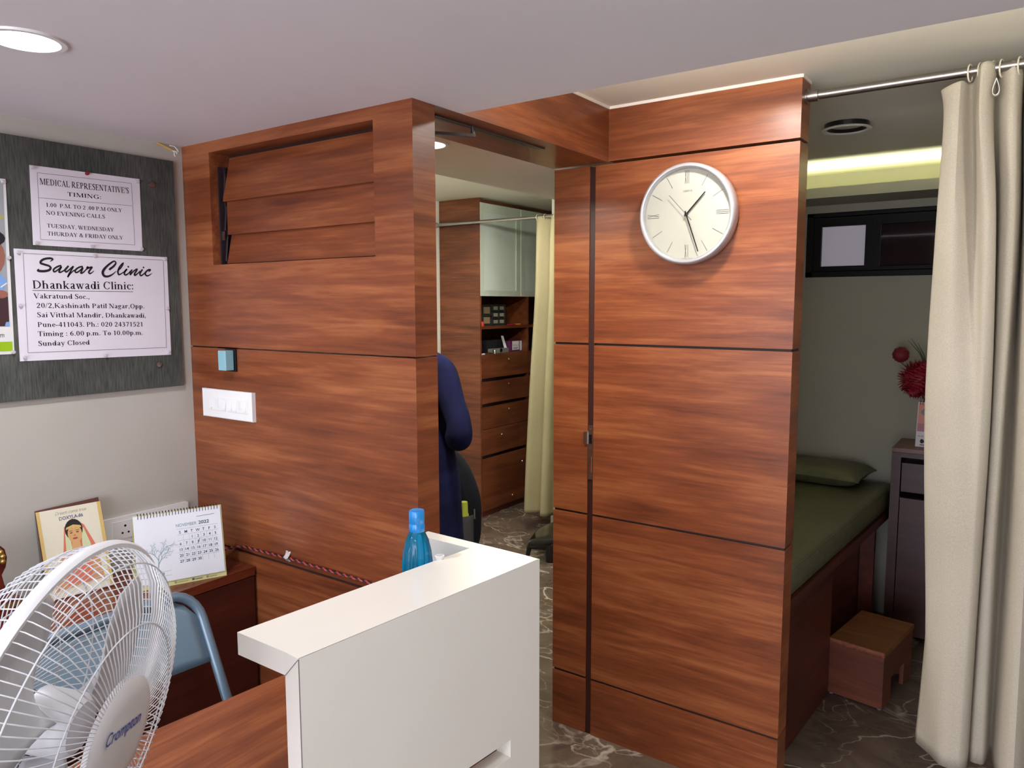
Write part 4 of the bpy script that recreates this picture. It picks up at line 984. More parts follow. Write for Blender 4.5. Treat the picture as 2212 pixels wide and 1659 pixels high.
P0, P1, P2_, P3 = Vector((-0.981, 0.661)), Vector((-0.832, 0.657)), Vector((-0.780, 1.205)), Vector((-1.083, 1.218))
Ei = Vector((-0.935, 1.179)); P3i = Vector((-1.083, 1.183))
t = thing('counter', 'white raised counter with a short return in front of the desk', 'counter', (-0.85, 0.93, 0))
dd = (P2_ - P1).normalized(); nn = Vector((-dd.y, dd.x)); TH = 0.036
def seg(y0, y1): 
    a = P1 + (P2_ - P1) * ((y0 - P1.y) / (P2_.y - P1.y)); b = P1 + (P2_ - P1) * ((y1 - P1.y) / (P2_.y - P1.y)); return [a, b, b + nn * TH, a + nn * TH]
_a, _b = P1 + nn * TH, P2_ + nn * TH
MB().prism([P0, _a, _b, P3, P3i, Ei], 1.014, 1.05).build('counter_top', SOLID, t)
fp = MB()
fp.prism(seg(P1.y, P2_.y), 0, 0.6775).prism(seg(P1.y, P2_.y), 0.7135, 1.05).prism(seg(P1.y, 0.80), 0.6775, 0.7135).prism(seg(1.1165, P2_.y), 0.6775, 0.7135)
fp.build('front_panel', SOLID, t)
MB().prism([Ei + Vector((0.12, -0.001)), P2_ + Vector((-0.036, 0.0)), P3, P3i], 0.7505, 1.0139).prism([(-0.81, 1.172), (-0.782, 1.20), (-1.083, 1.216), (-1.083, 1.183)], 0, 0.7505).build('return_panel', SOLID, t)
sm = MB(); w = 0.0011
q0, q1 = P1 + nn * 0.0006, P2_ + nn * 0.0006
sm.prism([q0, q1, q1 + nn * w, q0 + nn * w], 1.0501, 1.0504)
sm.prism([(P1.x - .0010, P1.y - .0004), (P1.x + 0.0002, P1.y - 0.0004), (P1.x + .0002, P1.y + 0.0006), (P1.x - .0010, P1.y + .0006)], 0.0, 1.0495)
a, b = Vector((-0.866, 0.6573, 1.014)), Vector((-0.8335, 0.6567, 1.0485))
sm.tube([a, b], 0.0006, 5)
sm.build('seam', SEAM, t)

# ------------------------------------------------------------------ blue bottle and small tube on the desk riser
t = thing('water_bottle', 'clear bright blue water bottle with a blue cap behind the white counter', 'bottle', (-0.990, 1.080, 0.88))
BT = Matrix.Translation((-0.990, 1.080, 0.88))
def flute(mb, prof, n, depth, z0, z1):
    rows = []
    for r, z in prof:
        k = max(0.0, min(1.0, (z1 - z) / 0.02)) * max(0.0, min(1.0, (z - z0) / 0.01))
        rows.append([BT @ Vector(((r - depth * k * (0.5 + 0.5 * math.cos(18 * 2 * PI * i / n))) * math.cos(2 * PI * i / n), (r - depth * k * (0.5 + 0.5 * math.cos(18 * 2 * PI * i / n))) * math.sin(2 * PI * i / n), z)) for i in range(n)])
    mb.grid(rows, closed=True)
mb = MB(); flute(mb, [(0.006, 0.0), (0.024, 0.001), (0.0285, 0.006), (0.0295, 0.03), (0.0285, 0.07), (0.0272, 0.10), (0.0285, 0.125), (0.0312, 0.148), (0.0308, 0.162), (0.0285, 0.182), (0.0235, 0.203), (0.0178, 0.216), (0.0148, 0.222), (0.0145, 0.228)], 108, 0.0016, 0.01, 0.196)
mb.build('body', thin('bottle_blue', (96, 208, 242), diff=0.42, dcol=(10, 186, 240)), t)
MB().lathe([(0.0152, 0.222), (0.0156, 0.223), (0.0156, 0.236), (0.0150, 0.237), (0.0150, 0.240), (0.0155, 0.241), (0.0154, 0.262), (0.0142, 0.2645), (0.012, 0.2635), (0.0, 0.2632)], n=48, M=BT).build('cap', mat('cap_blue', (24, 134, 210), 0.25, coat=0.4), t, sharp=50)
tag(MB().lathe([(0, 0), (0.0098, 0), (0.0098, 0.12), (0.0088, 0.121), (0.0088, 0.168), (0.0096, 0.169), (0.0098, 0.176), (0.0076, 0.1765), (0.0072, 0.170), (0, 0.169)], c=(-0.945, 1.095, 0.8805), n=28).build('small_tube', PLASTW, sharp=40), 'small white open tube beside the blue bottle', 'tube')

# ------------------------------------------------------------------ table fan on the desk
FC = Vector((-0.92, 0.384, 1.055)); Fh = Vector((-0.5531, 0.8331, 0)); Fn = Vector((0.818, 0.543, -0.188)).normalized(); Fh = (Fh - Fn * Fh.dot(Fn)).normalized(); Fw = Fn.cross(Fh)
FM = Matrix(((Fh.x, Fw.x, Fn.x, FC.x), (Fh.y, Fw.y, Fn.y, FC.y), (Fh.z, Fw.z, Fn.z, FC.z), (0, 0, 0, 1)))
t = thing('table_fan', 'white table fan with a wire cage at the lower left, on the desk', 'fan', (-1.02, 0.31, 0.75))
FW = mat('fan_white', (214, 214, 216), 0.32); FG = mat('fan_wire', (206, 208, 212), 0.35, 0.15); FB = mat('fan_blade', (186, 186, 188), 0.4)
def F(x, y, z): return FM @ Vector((x, y, z))
def wire(mb, a, prof, r):
    mb.tube([F(p * math.cos(a), p * math.sin(a), z) for p, z in prof], r, 5, cap=False)
front = [(0.066, 0.066), (0.10, 0.064), (0.14, 0.058), (0.175, 0.047), (0.198, 0.030), (0.209, 0.012), (0.211, 0.0)]
rear = [(0.062, -0.088), (0.10, -0.086), (0.15, -0.078), (0.185, -0.060), (0.203, -0.034), (0.211, -0.006)]
mb = MB()
for k in range(110): wire(mb, 2 * PI * k / 110, front, 0.0008)
for rr, zz in ((0.128, 0.0605), (0.196, 0.0325)): mb.tube([F(rr * math.cos(2 * PI * k / 64), rr * math.sin(2 * PI * k / 64), zz) for k in range(64)], 0.0010, 6, closed=True)
mb.build('front_grille', FG, t)
mb = MB()
for k in range(96): wire(mb, 2 * PI * (k + 0.5) / 96, rear, 0.0008)
for rr, zz in ((0.12, -0.0835), (0.17, -0.069), (0.205, -0.03)): mb.tube([F(rr * math.cos(2 * PI * k / 64), rr * math.sin(2 * PI * k / 64), zz) for k in range(64)], 0.0010, 6, closed=True)
mb.build('rear_grille', FG, t)
MB().lathe([(0.2095, -0.007), (0.2155, -0.008), (0.218, -0.003), (0.218, 0.004), (0.2155, 0.008), (0.2095, 0.007), (0.2095, -0.007)], n=96, M=FM).build('rim', FW, t, sharp=50)
em = MB().lathe([(0, 0.074), (0.045, 0.0735), (0.062, 0.0705), (0.068, 0.066), (0.068, 0.060), (0.0, 0.058)], n=72, M=FM)
EF = dict(O=F(0, 0, 0.0742), U=Fh * math.cos(-0.16) + Fw * math.sin(-0.16), V=Fw * math.cos(-0.16) - Fh * math.sin(-0.16), N=Fn)
put_text(em, 'Crompton', u0=-0.050, u1=0.030, v0=0.006, cap=0.0150, mi=1, bold=0.01, shear=0.12, **EF)
em.build('badge', [mat('fan_badge', (198, 194, 194), 0.4), mat('badge_blue', (42, 70, 150), 0.4)], t, sharp=50)
for k in range(3):
    a0 = math.radians(15 + 120 * k); rows = []
    for j in range(9):
        r = 0.040 + 0.150 * j / 8; half = math.radians(12 + 30 * min(1, j / 3.5) - (10 * max(0, (j - 6) / 2)))
        rows.append([F(r * math.cos(a0 + half * s), r * math.sin(a0 + half * s), -0.012 + 0.020 * s * (1 - 0.3 * j / 8)) for s in [-1 + 2 * i / 8 for i in range(9)]])
    MB().grid(rows).build('blade', FB, t, solid=0.002)
MB().lathe([(0, 0.022), (0.030, 0.020), (0.038, 0.010), (0.038, -0.035), (0, -0.035)], n=40, M=FM).build('hub', FB, t, sharp=40)
MB().lathe([(0.0, -0.089), (0.058, -0.090), (0.062, -0.094), (0.062, -0.12), (0.055, -0.17), (0.040, -0.205), (0.0, -0.215)], n=48, M=FM).build('motor_housing', FW, t, sharp=50)
MB().lathe([(0.0, -0.05), (0.030, -0.052), (0.034, -0.088)], n=32, M=FM).build('gearbox_collar', mat('fan_grey', (96, 92, 92), 0.5), t)
pv = F(0, 0, -0.15)
MB().tube([pv, (pv.x, pv.y, pv.z - 0.08), (pv.x, pv.y, 0.79)], [0.026, 0.024, 0.028], 24).build('column', FW, t)
MB().lathe([(0.11, 0.0), (0.125, 0.006), (0.122, 0.022), (0.08, 0.036), (0.03, 0.046), (0, 0.048)], c=(pv.x, pv.y, 0.75), n=56).build('base', FW, t, sharp=50)

# ------------------------------------------------------------------ curtain and rail before the bed alcove
t = thing('curtain_rail', 'brushed steel curtain rail from the clock partition toward the right', 'curtain rail', (0.1, 2.31, 2.143))
MB().tube([(-0.552, 2.31, 2.143), (1.595, 2.31, 2.143)], 0.0125, 20).build('rod', STEEL, t)
MB().lathe([(0, 0), (0.0215, 0), (0.0215, 0.005), (0.0165, 0.006), (0.0165, 0.033), (0.013, 0.034)], n=28, M=Matrix.Translation((-0.585, 2.31, 2.143)) @ Matrix.Rotation(PI / 2, 4, 'Y')).build('bracket', STEEL, t, sharp=40)
MB().lathe([(0, 0), (0.0215, 0), (0.0215, 0.005), (0.0165, 0.006), (0.0165, 0.033), (0.013, 0.034)], n=28, M=Matrix.Translation((1.60, 2.31, 2.143)) @ Matrix.Rotation(-PI / 2, 4, 'Y')).build('bracket', STEEL, t, sharp=40)
CURT = [
    (2.109, [(-0.2451, 2.34), (-0.242, 2.31), (-0.2007, 2.295), (-0.1784, 2.34), (-0.1554, 2.275), (-0.1271, 2.3), (-0.1263, 2.36), (-0.1103, 2.32), (-0.0878, 2.3), (-0.0712, 2.325), (-0.0667, 2.37), (-0.0554, 2.31), (-0.038, 2.29), (0.002, 2.36), (0.042, 2.28), (0.082, 2.35), (0.122, 2.27), (0.162, 2.35), (0.202, 2.29)]) ,
    (2.022, [(-0.2362, 2.34), (-0.2331, 2.31), (-0.2008, 2.29), (-0.173, 2.345), (-0.1538, 2.275), (-0.1303, 2.3), (-0.124, 2.37), (-0.1064, 2.32), (-0.0859, 2.3), (-0.0694, 2.33), (-0.0654, 2.4), (-0.0543, 2.31), (-0.0348, 2.28), (0.0052, 2.36), (0.0452, 2.28), (0.0852, 2.35), (0.1252, 2.27), (0.1652, 2.35), (0.2052, 2.29)]) ,
    (1.738, [(-0.2397, 2.34), (-0.2366, 2.31), (-0.1955, 2.28), (-0.1528, 2.32), (-0.1286, 2.275), (-0.1064, 2.29), (-0.106, 2.37), (-0.0941, 2.33), (-0.0755, 2.31), (-0.0583, 2.33), (-0.0522, 2.41), (-0.0424, 2.32), (-0.0218, 2.28), (0.0182, 2.36), (0.0582, 2.28), (0.0982, 2.35), (0.1382, 2.27), (0.1782, 2.35), (0.2182, 2.29)]) ,
    (1.252, [(-0.2399, 2.34), (-0.2368, 2.31), (-0.1804, 2.275), (-0.1284, 2.28), (-0.1077, 2.275), (-0.0915, 2.3), (-0.0904, 2.35), (-0.0834, 2.33), (-0.0729, 2.32), (-0.062, 2.33), (-0.0454, 2.41), (-0.0288, 2.32), (0.0006, 2.28), (0.0406, 2.36), (0.0806, 2.28), (0.1206, 2.35), (0.1606, 2.27), (0.2006, 2.35), (0.2406, 2.29)]) ,
    (0.747, [(-0.2102, 2.34), (-0.2109, 2.31), (-0.1597, 2.275), (-0.1169, 2.27), (-0.1014, 2.275), (-0.0921, 2.3), (-0.0909, 2.35), (-0.0827, 2.33), (-0.07, 2.325), (-0.0589, 2.34), (-0.0425, 2.41), (-0.0237, 2.32), (0.0092, 2.28), (0.0492, 2.36), (0.0892, 2.28), (0.1292, 2.35), (0.1692, 2.27), (0.2092, 2.35), (0.2492, 2.29)]) ,
    (0.282, [(-0.2239, 2.36), (-0.1791, 2.31), (-0.1521, 2.275), (-0.1192, 2.27), (-0.1034, 2.275), (-0.0916, 2.3), (-0.0903, 2.35), (-0.0812, 2.34), (-0.0662, 2.34), (-0.0525, 2.35), (-0.0397, 2.41), (-0.0236, 2.32), (0.0151, 2.28), (0.0551, 2.36), (0.0951, 2.28), (0.1351, 2.35), (0.1751, 2.27), (0.2151, 2.35), (0.2551, 2.29)]) ,
]
def crs(P, n):
    """Points of a Catmull-Rom curve through P, n per span."""
    out = []
    for i in range(len(P) - 1):
        a, b, c, d = P[max(i - 1, 0)], P[i], P[i + 1], P[min(i + 2, len(P) - 1)]
        for k in range(n):
            s = k / n
            out.append(0.5 * ((2 * b) + (c - a) * s + (2 * a - 5 * b + 4 * c - d) * s * s + (3 * b - a - 3 * c + d) * s ** 3))
    out.append(P[-1]); return out
CLOTH = fabric('curtain_cloth', (166, 158, 142), (186, 178, 161), scale=(420, 420, 300), blotch=2.0, bump=0.15)
def curtain_sheet(levels, top_z=None, per=5, vper=8):
    cols = []
    L = [[Vector((x, y, z)) for x, y in pts] for z, pts in levels]
    if top_z:
        for i, zz in enumerate(top_z): L[0][i].z = zz
    n = len(L[0])
    cols = [crs([l[i] for l in L], vper) for i in range(n)]
    rows = [crs([c[j] for c in cols], per) for j in range(len(cols[0]))]
    return rows
t = thing('curtain', 'long pale beige curtain hanging at the photo right edge before the bed', 'curtain', (-0.05, 2.31, 0.23))
tz = [2.108, 2.109, 2.120, 2.122, 2.150, 2.150, 2.11, 2.145, 2.150, 2.135, 2.12, 2.15, 2.15] + [2.13] * 6
rows = curtain_sheet(CURT, tz)
mb = MB(); mb.grid(rows); mb.build('cloth', CLOTH, t, solid=0.0022)
hm = MB()
r_ = rows[-1]; up = rows[-3]
CRING = mat('curtain_ring', (214, 206, 184), 0.4)
for x in (-0.182, -0.160, -0.131, -0.114, -0.076, -0.040, 0.02, 0.08, 0.14):
    MB().tube([(x + 0.004 * math.sin(a), 2.31 + 0.019 * math.sin(a), 2.139 + 0.021 * math.cos(a)) for a in [2 * PI * k / 24 for k in range(24)]], 0.0021, 8, closed=True).build('ring', CRING, t)
lp = []
for k in range(25):
    a = PI * 2 * k / 24; lp.append((-0.122 + 0.0105 * math.sin(a) * (0.5 - 0.5 * math.cos(a)) ** 0.8, 2.272, 2.078 + 0.042 * (math.cos(a) * 0.5 + 0.5) ** 1.0 - 0.010))
lo = MB(); lo.grid([[Vector(p) + Vector((0, dy, 0)) for p in lp] for dy in (0, 0.018)])
lo.build('tape_loop', PLASTW, t, solid=0.0015)

# ------------------------------------------------------------------ examination bed in the alcove
ang = -math.atan2(0.0625, 0.998)
BM = Matrix.Translation((-0.645, 2.40, 0)) @ Matrix.Rotation(ang, 4, 'Z')
t = thing('bed', 'dark wood examination bed base in the alcove behind the clock partition', 'bed', M=BM)
def lb(x0, x1, y0, y1, z0, z1): return MB().box(x0, x1, y0, y1, z0, z1)
lb(-0.53, 0.030, 0.0, 1.60, 0.547, 0.585).build('platform', WOOD_DK, t, local=True, bevel=0.002)
lb(-0.02, 0.0, -0.03, 0.655, 0.0, 0.547).build('side_panel', WOOD_DK, t, local=True)
lb(-0.53, -0.51, -0.03, 1.60, 0.0, 0.547).build('side_panel', WOOD_DK, t, local=True)
lb(-0.51, -0.02, 0.635, 0.655, 0.0, 0.547).build('cross_panel', WOOD_DK, t, local=True)
lb(-0.085, -0.065, 0.655, 1.60, 0.0, 0.547).build('inner_panel', WOOD_DK, t, local=True)
lb(-0.06, 0.0, 1.32, 1.345, 0.0, 0.547).build('leg', WOOD_DK, t, local=True)
OLIVE = fabric('olive_vinyl', (84, 84, 62), (98, 98, 74), scale=(30, 30, 30), rough=0.42, blotch=2.5, bump=0.05)
BT2 = BM @ Matrix.Translation((-0.29, 0.80, 0.585))
t = thing('mattress', 'olive green mattress on the examination bed', 'mattress', M=BT2)
mb = MB(); rows = []; X0, X1, Y0, Y1, H = -0.235, 0.316, -0.80, 0.80, 0.097
for (ins, z) in ((0.012, 0.0), (0.002, 0.012), (0.0, 0.04), (0.001, 0.07), (0.008, 0.088), (0.022, 0.096), (0.05, 0.0985)):
    ring = []; x0, x1, y0, y1 = X0 + ins, X1 - ins, Y0 + ins, Y1 - ins; rr = 0.03
    for cx, cy, a0 in ((x1 - rr, y1 - rr, 0), (x0 + rr, y1 - rr, PI / 2), (x0 + rr, y0 + rr, PI), (x1 - rr, y0 + rr, 1.5 * PI)):
        for k in range(7): ring.append((cx + rr * math.cos(a0 + PI / 2 * k / 6), cy + rr * math.sin(a0 + PI / 2 * k / 6), z))
    rows.append(ring)
mb.grid(rows, closed=True); mb.add(rows[-1], [tuple(range(len(rows[-1])))], 0, True); mb.add(rows[0], [tuple(range(len(rows[0]) - 1, -1, -1))])
mb.build('cover', OLIVE, t, local=True, sharp=70)
mb = MB()
for z in (0.088,): mb.tube([Vector(p) + Vector((0, 0, 0.002)) for p in rows[4]], 0.0022, 6, closed=True)
mb.build('piping', OLIVE, t, local=True)
PMt = Matrix.Translation((-0.86, 3.86, 0.684)) @ Matrix.Rotation(math.radians(-4), 4, 'Z')
t = thing('pillow', 'olive green pillow at the wall end of the examination bed', 'pillow', M=PMt)
mb = MB(); a_, b_ = 0.235, 0.165; top = []; bot = []
for j in range(15):
    v = -1 + 2 * j / 14; r1 = []; r2 = []
    for i in range(19):
        u = -1 + 2 * i / 18
        px = a_ * u * (1 - 0.07 * (1 - v * v)); py = b_ * v * (1 - 0.09 * (1 - u * u))
        h = 0.052 * ((1 - u ** 4) * (1 - v ** 4)) ** 0.45
        r1.append((px, py, 0.048 + h)); r2.append((px, py, 0.048 - min(h * 0.95, 0.0475)))
    top.append(r1); bot.append(r2[::-1])
mb.grid(top).grid(bot); mb.build('pillow_cover', OLIVE, t, local=True)
mb = MB()
edge = [top[0][i] for i in range(19)] + [top[j][18] for j in range(1, 15)] + [top[14][i] for i in range(17, -1, -1)] + [top[j][0] for j in range(13, 0, -1)]
mb.tube(edge, 0.003, 6, closed=True).build('piping', OLIVE, t, local=True)

# ------------------------------------------------------------------ bedside cabinet and what stands on it
t = thing('bedside_cabinet', 'dark wood bedside cabinet between the bed and the beige curtain', 'cabinet', (-0.25, 3.9, 0))
BW = wood('bedside_wood', 'x', dark=(46, 20, 17), mid=(58, 26, 22), light=(72, 34, 28), seed=6.5, rough=0.4)
x0, x1, y0, y1 = -0.514, 0.03, 3.752, 4.047
MB().box(x0, x1, y0, y1, 0.88, 0.90).build('top', wood('bedside_top', 'x', dark=(96, 58, 44), mid=(112, 70, 52), light=(126, 82, 62), seed=1.5), t, bevel=0.001)
MB().box(x0, x0 + 0.018, y0 + 0.0005, y1, 0, 0.8795).box(x1 - 0.018, x1, y0 + 0.0005, y1, 0, 0.8795).box(x0 + 0.018, x1 - 0.018, y1 - 0.01, y1, 0, 0.8795).box(x0 + 0.018, x1 - 0.018, y0 + 0.02, y1 - 0.01, 0.66, 0.672).box(x0 + 0.018, x0 + 0.038, y0 + 0.0005, y0 + 0.018, 0, 0.8795).box(x0 + .038, x1 - .018, y0 + .0005, y0 + 0.018, 0.858, 0.8795).build('carcass', BW, t)
MB().box(x0 + 0.042, x1 - 0.022, y0 + 0.012, y0 + 0.028, 0.698, 0.832).build('drawer', BW, t, bevel=0.001)
MB().box(x0 + 0.042, x1 - 0.022, y0 + 0.001, y0 + 0.018, 0.03, 0.672).build('door', BW, t, bevel=0.001)
# pink desk calendar
t = thing('desk_calendar', 'pink desk calendar on the bedside cabinet beside the curtain', 'calendar', (-0.36, 3.85, 0.90))
def cq(x0, x1, z0, z1, y0, y1): return [Vector((x0, y0, z0)), Vector((x1, y0, z0)), Vector((x1, y1, z1)), Vector((x0, y1, z1))]
MB().slab(cq(-0.432, -0.28, 0.9005, 1.102, 3.835, 3.87), 0.001).slab(cq(-0.28, -0.432, 0.9005, 1.102, 3.925, 3.873), 0.001).build('stand', PAPER, t)
mb = MB().slab(cq(-0.428, -0.284, 0.945, 1.098, 3.836, 3.865), 0.002, 0)
U_, V_ = Vector((1, 0, 0)), (Vector((0, 3.865 - 3.836, 1.098 - 0.945))).normalized(); N_ = U_.cross(V_)
KQ = dict(O=Vector((-0.428, 3.836, 0.945)), U=U_, V=V_, N=N_)
mb.flat([rect(0.0, 0.0, 0.144, 0.026)], mi=1, **KQ); mb.flat([rect(0.0, 0.026, 0.144, 0.062)], mi=2, **KQ); mb.flat([blob(0.040, 0.115, 0.030, 0.018)], mi=3, **KQ)
mb.flat([rect(0.006 + 0.012 * k, 0.003, 0.015 + 0.012 * k, 0.006) for k in range(10)], mi=4, lift=0.001, **KQ)
KB = dict(O=Vector((-0.432, 3.835, 0.9005)), U=U_, V=(Vector((0, 0.035, 0.2015))).normalized(), N=U_.cross((Vector((0, 0.035, 0.2015))).normalized()))
mb.flat([blob(0.026, 0.026, 0.008, 0.010)], mi=5, **KB); put_text(mb, 'LAMI', u0=0.034, u1=0.066, v0=0.018, cap=0.011, mi=5, **KB); mb.flat([rect(0.018, 0.008, 0.066, 0.011)], mi=5, **KB)
mb.build('page', [mat('pink_top', (218, 152, 140), 0.6), PAPER, mat('pink_low', (186, 128, 146), 0.6), mat('pink_grey', (140, 140, 146), 0.6), mat('pink_line', (176, 96, 118), 0.6), INK], t)
rg = MB()
for k in range(14): rg.tube([Vector((-0.422 + 0.0102 * k, 3.867, 1.099)) + Vector((0, 0.007 * math.sin(w), 0.009 * math.cos(w))) for w in [2 * PI * j / 10 for j in range(10)]], 0.001, 5, closed=True)
rg.build('spiral', BLACK, t)
# flowers
FLR = mat('flower_red', (150, 22, 44), 0.55, var=0.2, vscale=40); FLD = mat('flower_deep_red', (118, 16, 34), 0.6)
GRN = mat('stem_green', (74, 84, 56), 0.6)
t = thing('flower_arrangement', 'red artificial flowers in a slim vase above the bedside cabinet', 'flowers', (-0.40, 3.955, 0.90))
MB().lathe([(0, 0), (0.03, 0.001), (0.034, 0.02), (0.03, 0.08), (0.018, 0.15), (0.016, 0.19), (0.02, 0.2), (0.015, 0.2), (0.012, 0.18), (0, 0.17)], c=(-0.40, 3.955, 0.9005), n=32).build('vase', mat('vase_dark', (70, 66, 60), 0.25), t)
mb = MB().ball((-0.512, 3.85, 1.318), 0.034, nu=24, nv=16)
random.seed(5)
for k in range(260):
    u = random.uniform(-1, 1); a = random.uniform(0, 2 * PI); s = math.sqrt(1 - u * u); d = Vector((s * math.cos(a), s * math.sin(a), u))
    mb.tube([Vector((-0.512, 3.85, 1.318)) + d * 0.032, Vector((-0.512, 3.85, 1.318)) + d * 0.037], 0.0012, 4)
tag(mb.build('pompom_flower', FLD, t), 'small round red pompom flower')
mb = MB(); C0 = Vector((-0.435, 3.88, 1.205))
for k in range(190):
    u = 1 - 2 * (k + 0.5) / 190; a = k * 2.39996; s = math.sqrt(1 - u * u); d = Vector((s * math.cos(a), s * math.sin(a), u))
    x = d.cross(Vector((0.3, 0.2, 1))).normalized(); y = d.cross(x); c = C0 + d * 0.066; R_ = []
    for j in range(4):
        f = j / 3; w = 0.016 * math.sin(PI * (0.22 + 0.72 * f)); out = 0.028 * f
        R_.append([c + d * (out - 0.010 * (i - 1) ** 2 * f) + x * w * (i - 1) + y * (0.012 * f * math.sin(k)) for i in range(3)])
    mb.grid(R_)
mb.ball(C0, 0.068, nu=16, nv=10)
tag(mb.build('peony_flower', FLR, t, solid=0.0008), 'large ruffled red flower head')
mb = MB().tube([(-0.512, 3.85, 1.285), (-0.47, 3.87, 1.24), (-0.41, 3.945, 1.09)], 0.002, 6).tube([(-0.435, 3.88, 1.16), (-0.405, 3.945, 1.09)], 0.003, 6)
for (x, y, z) in ((-0.487, 3.86, 1.385), (-0.478, 3.87, 1.395), (-0.45, 3.9, 1.37)):
    mb.tube([(-0.41, 3.93, 1.25), ((x - 0.41) / 2 + 0.006, 3.895, (z + 1.25) / 2 + 0.01), (x, y, z)], [0.003, 0.0025, 0.0006], 6)
mb.build('stem', GRN, t)

# ------------------------------------------------------------------ step stool beside the bed
SM = Matrix.Translation((-0.405, 3.034, 0)) @ Matrix.Rotation(math.radians(-8.5), 4, 'Z')
t = thing('step_stool', 'low worn wooden step stool on the floor beside the examination bed', 'stool', M=SM)
w_, d_ = 0.205, 0.365
MB().box(-w_, 0.002, -0.002, d_, 0.212, 0.232).build('step', WOOD_ST, t, local=True, bevel=0.002)
WS2 = wood('stool_side_wood', 'y', dark=(82, 40, 28), mid=(102, 54, 36), light=(122, 70, 46), seed=9.0, rough=0.5)
WS1 = wood('stool_front_wood', 'x', dark=(82, 40, 28), mid=(102, 54, 36), light=(122, 70, 46), seed=4.4, rough=0.5)
for y in (0.0, d_ - 0.018): MB().box(-w_, -0.0005, y, y + 0.016, 0.006, 0.2115).build('panel', WS1, t, local=True, bevel=0.001)
for x in (-0.016, -w_):
    mb = MB(); mb.box(x, x + 0.0155, 0.0165, 0.10, 0.006, 0.2115).box(x, x + 0.0155, 0.262, d_ - 0.0185, 0.006, 0.2115).box(x, x + 0.0155, 0.10, 0.262, 0.10, 0.2115)
    mb.build('side_panel', WS2, t, local=True)
mb = MB(); rows = []
for i in range(40):
    x = -w_ + (w_ + 0.001) * i / 39; dz = 0.003 * math.sin(i * 1.3) + 0.002 * math.sin(i * 2.9)
    rows.append([(x, -0.0026, 0.2325), (x, -0.0032, 0.224 + dz * 0.3), (x, -0.0028, 0.212 + dz)])
mb.grid(rows)
tag(mb.build('worn_lip', mat('worn_lip', (132, 74, 50), 0.7, var=0.25, vscale=60), t, local=True, solid=0.0008), 'chipped front edge')
for x in (-0.012, -w_ + 0.012):
    for y in (0.010, d_ - 0.012): MB().lathe([(0, 0), (0.008, 0), (0.008, 0.006)], c=(x, y, 0), n=12).build('foot', mat('foot_grey', (96, 100, 112), 0.5), t, local=True)

# ------------------------------------------------------------------ inner room: tall cabinet
t = thing('tall_cabinet', 'tall wood cabinet with frosted doors and drawers in the inner room', 'cabinet', (-3.42, 4.8, 0))
xb, xf, ya, ye, yd = -3.606, -3.238, 4.222, 5.50, 4.846
MB().box(xb, xf - 0.002, ya, ya + 0.018, 0, 2.293).build('side_panel', WOOD_IN, t)
MB().box(xb, xf - 0.002, ye - 0.018, ye, 0, 2.293).build('side_panel', WOOD_IN, t)
MB().box(xb, xb + 0.012, ya + 0.018, ye - 0.018, 0, 2.293).build('back_panel', WOOD_INY, t)
for z in (2.27, 1.612): MB().box(xb + 0.012, xf - 0.025, ya + 0.018, ye - 0.018, z, z + 0.018).build('board', WOOD_INY, t)
for y0, y1 in ((ya + 0.018, yd - 0.018), (yd, ye - 0.018)): MB().box(xb + 0.012, xf - 0.006, y0, y1, 1.376, 1.395).build('shelf', WOOD_INY, t)
MB().box(xb + 0.012, xf - 0.022, ya + 0.018, ye - 0.018, 1.172, 1.192).build('shelf', WOOD_INY, t)
MB().box(xb + 0.012, xf - 0.004, yd - 0.018, yd, 0.05, 1.612).build('divider', WOOD_INY, t)
MB().box(xb + 0.02, xf - 0.02, ya + 0.018, ye - 0.018, 0.0, 0.045).build('plinth', WOOD_DK, t)
MB().box(xb + 0.02, xf - 0.03, ya + 0.018, ye - 0.018, 0.045, 1.17).build('inner_block', GROOVE, t)
FROST = mat('frosted_glass', (196, 204, 198), 0.32, var=0.03, vscale=2, spec=0.6)
for y0, y1 in ((ya + 0.006, 4.716), (4.738, 5.222), (5.232, ye - 0.004)):
    d = MB()
    z0, z1, w, zt = 1.612, 2.262, 0.042, 0.060
    d.box(xf - 0.022, xf, y0, y0 + w, z0, z1).box(xf - 0.022, xf, y1 - w, y1, z0, z1).box(xf - 0.022, xf, y0 + w, y1 - w, z0, z0 + w).box(xf - 0.022, xf, y0 + w, y1 - w, z1 - zt, z1)
    o = d.build('frosted_door', ALU, t, bevel=0.0015)
    MB().box(xf - 0.012, xf - 0.006, y0 + w, y1 - w, z0 + w, z1 - zt).build('glass', FROST, o)
MB().box(xf - 0.022, xf - 0.004, 4.718, 4.736, 1.612, 2.262).build('door_seal', ALU, t)
def front(y0, y1, z0, z1, name, ky, kz):
    o = MB().box(xf - 0.020, xf, y0, y1, z0, z1).build(name, WOOD_INY, t, bevel=0.0008)
    MB().lathe([(0, 0.016), (0.006, 0.015), (0.008, 0.011), (0.006, 0.006), (0.004, 0.0)], n=16, M=Matrix.Translation((xf, ky, kz)) @ Matrix.Rotation(PI / 2, 4, 'Y')).build('knob', CHROME, o)
for z0, z1, kz in ((1.022, 1.188, 1.148), (0.838, 0.996, 0.963), (0.652, 0.812, 0.774)):
    front(ya + 0.019, yd - 0.005, z0, z1, 'drawer', 4.558, kz); front(yd + 0.004, ye - 0.019, z0, z1, 'drawer', 5.17, kz)
front(ya + 0.019, 4.702, 0.460, 0.648, 'drawer', 4.467, 0.589); front(4.706, ye - 0.019, 0.460, 0.648, 'drawer', 5.1, 0.589)
front(ya + 0.019, 4.708, 0.045, 0.432, 'door', 4.60, 0.10); front(4.712, ye - 0.019, 0.045, 0.432, 'door', 4.735, 0.340)
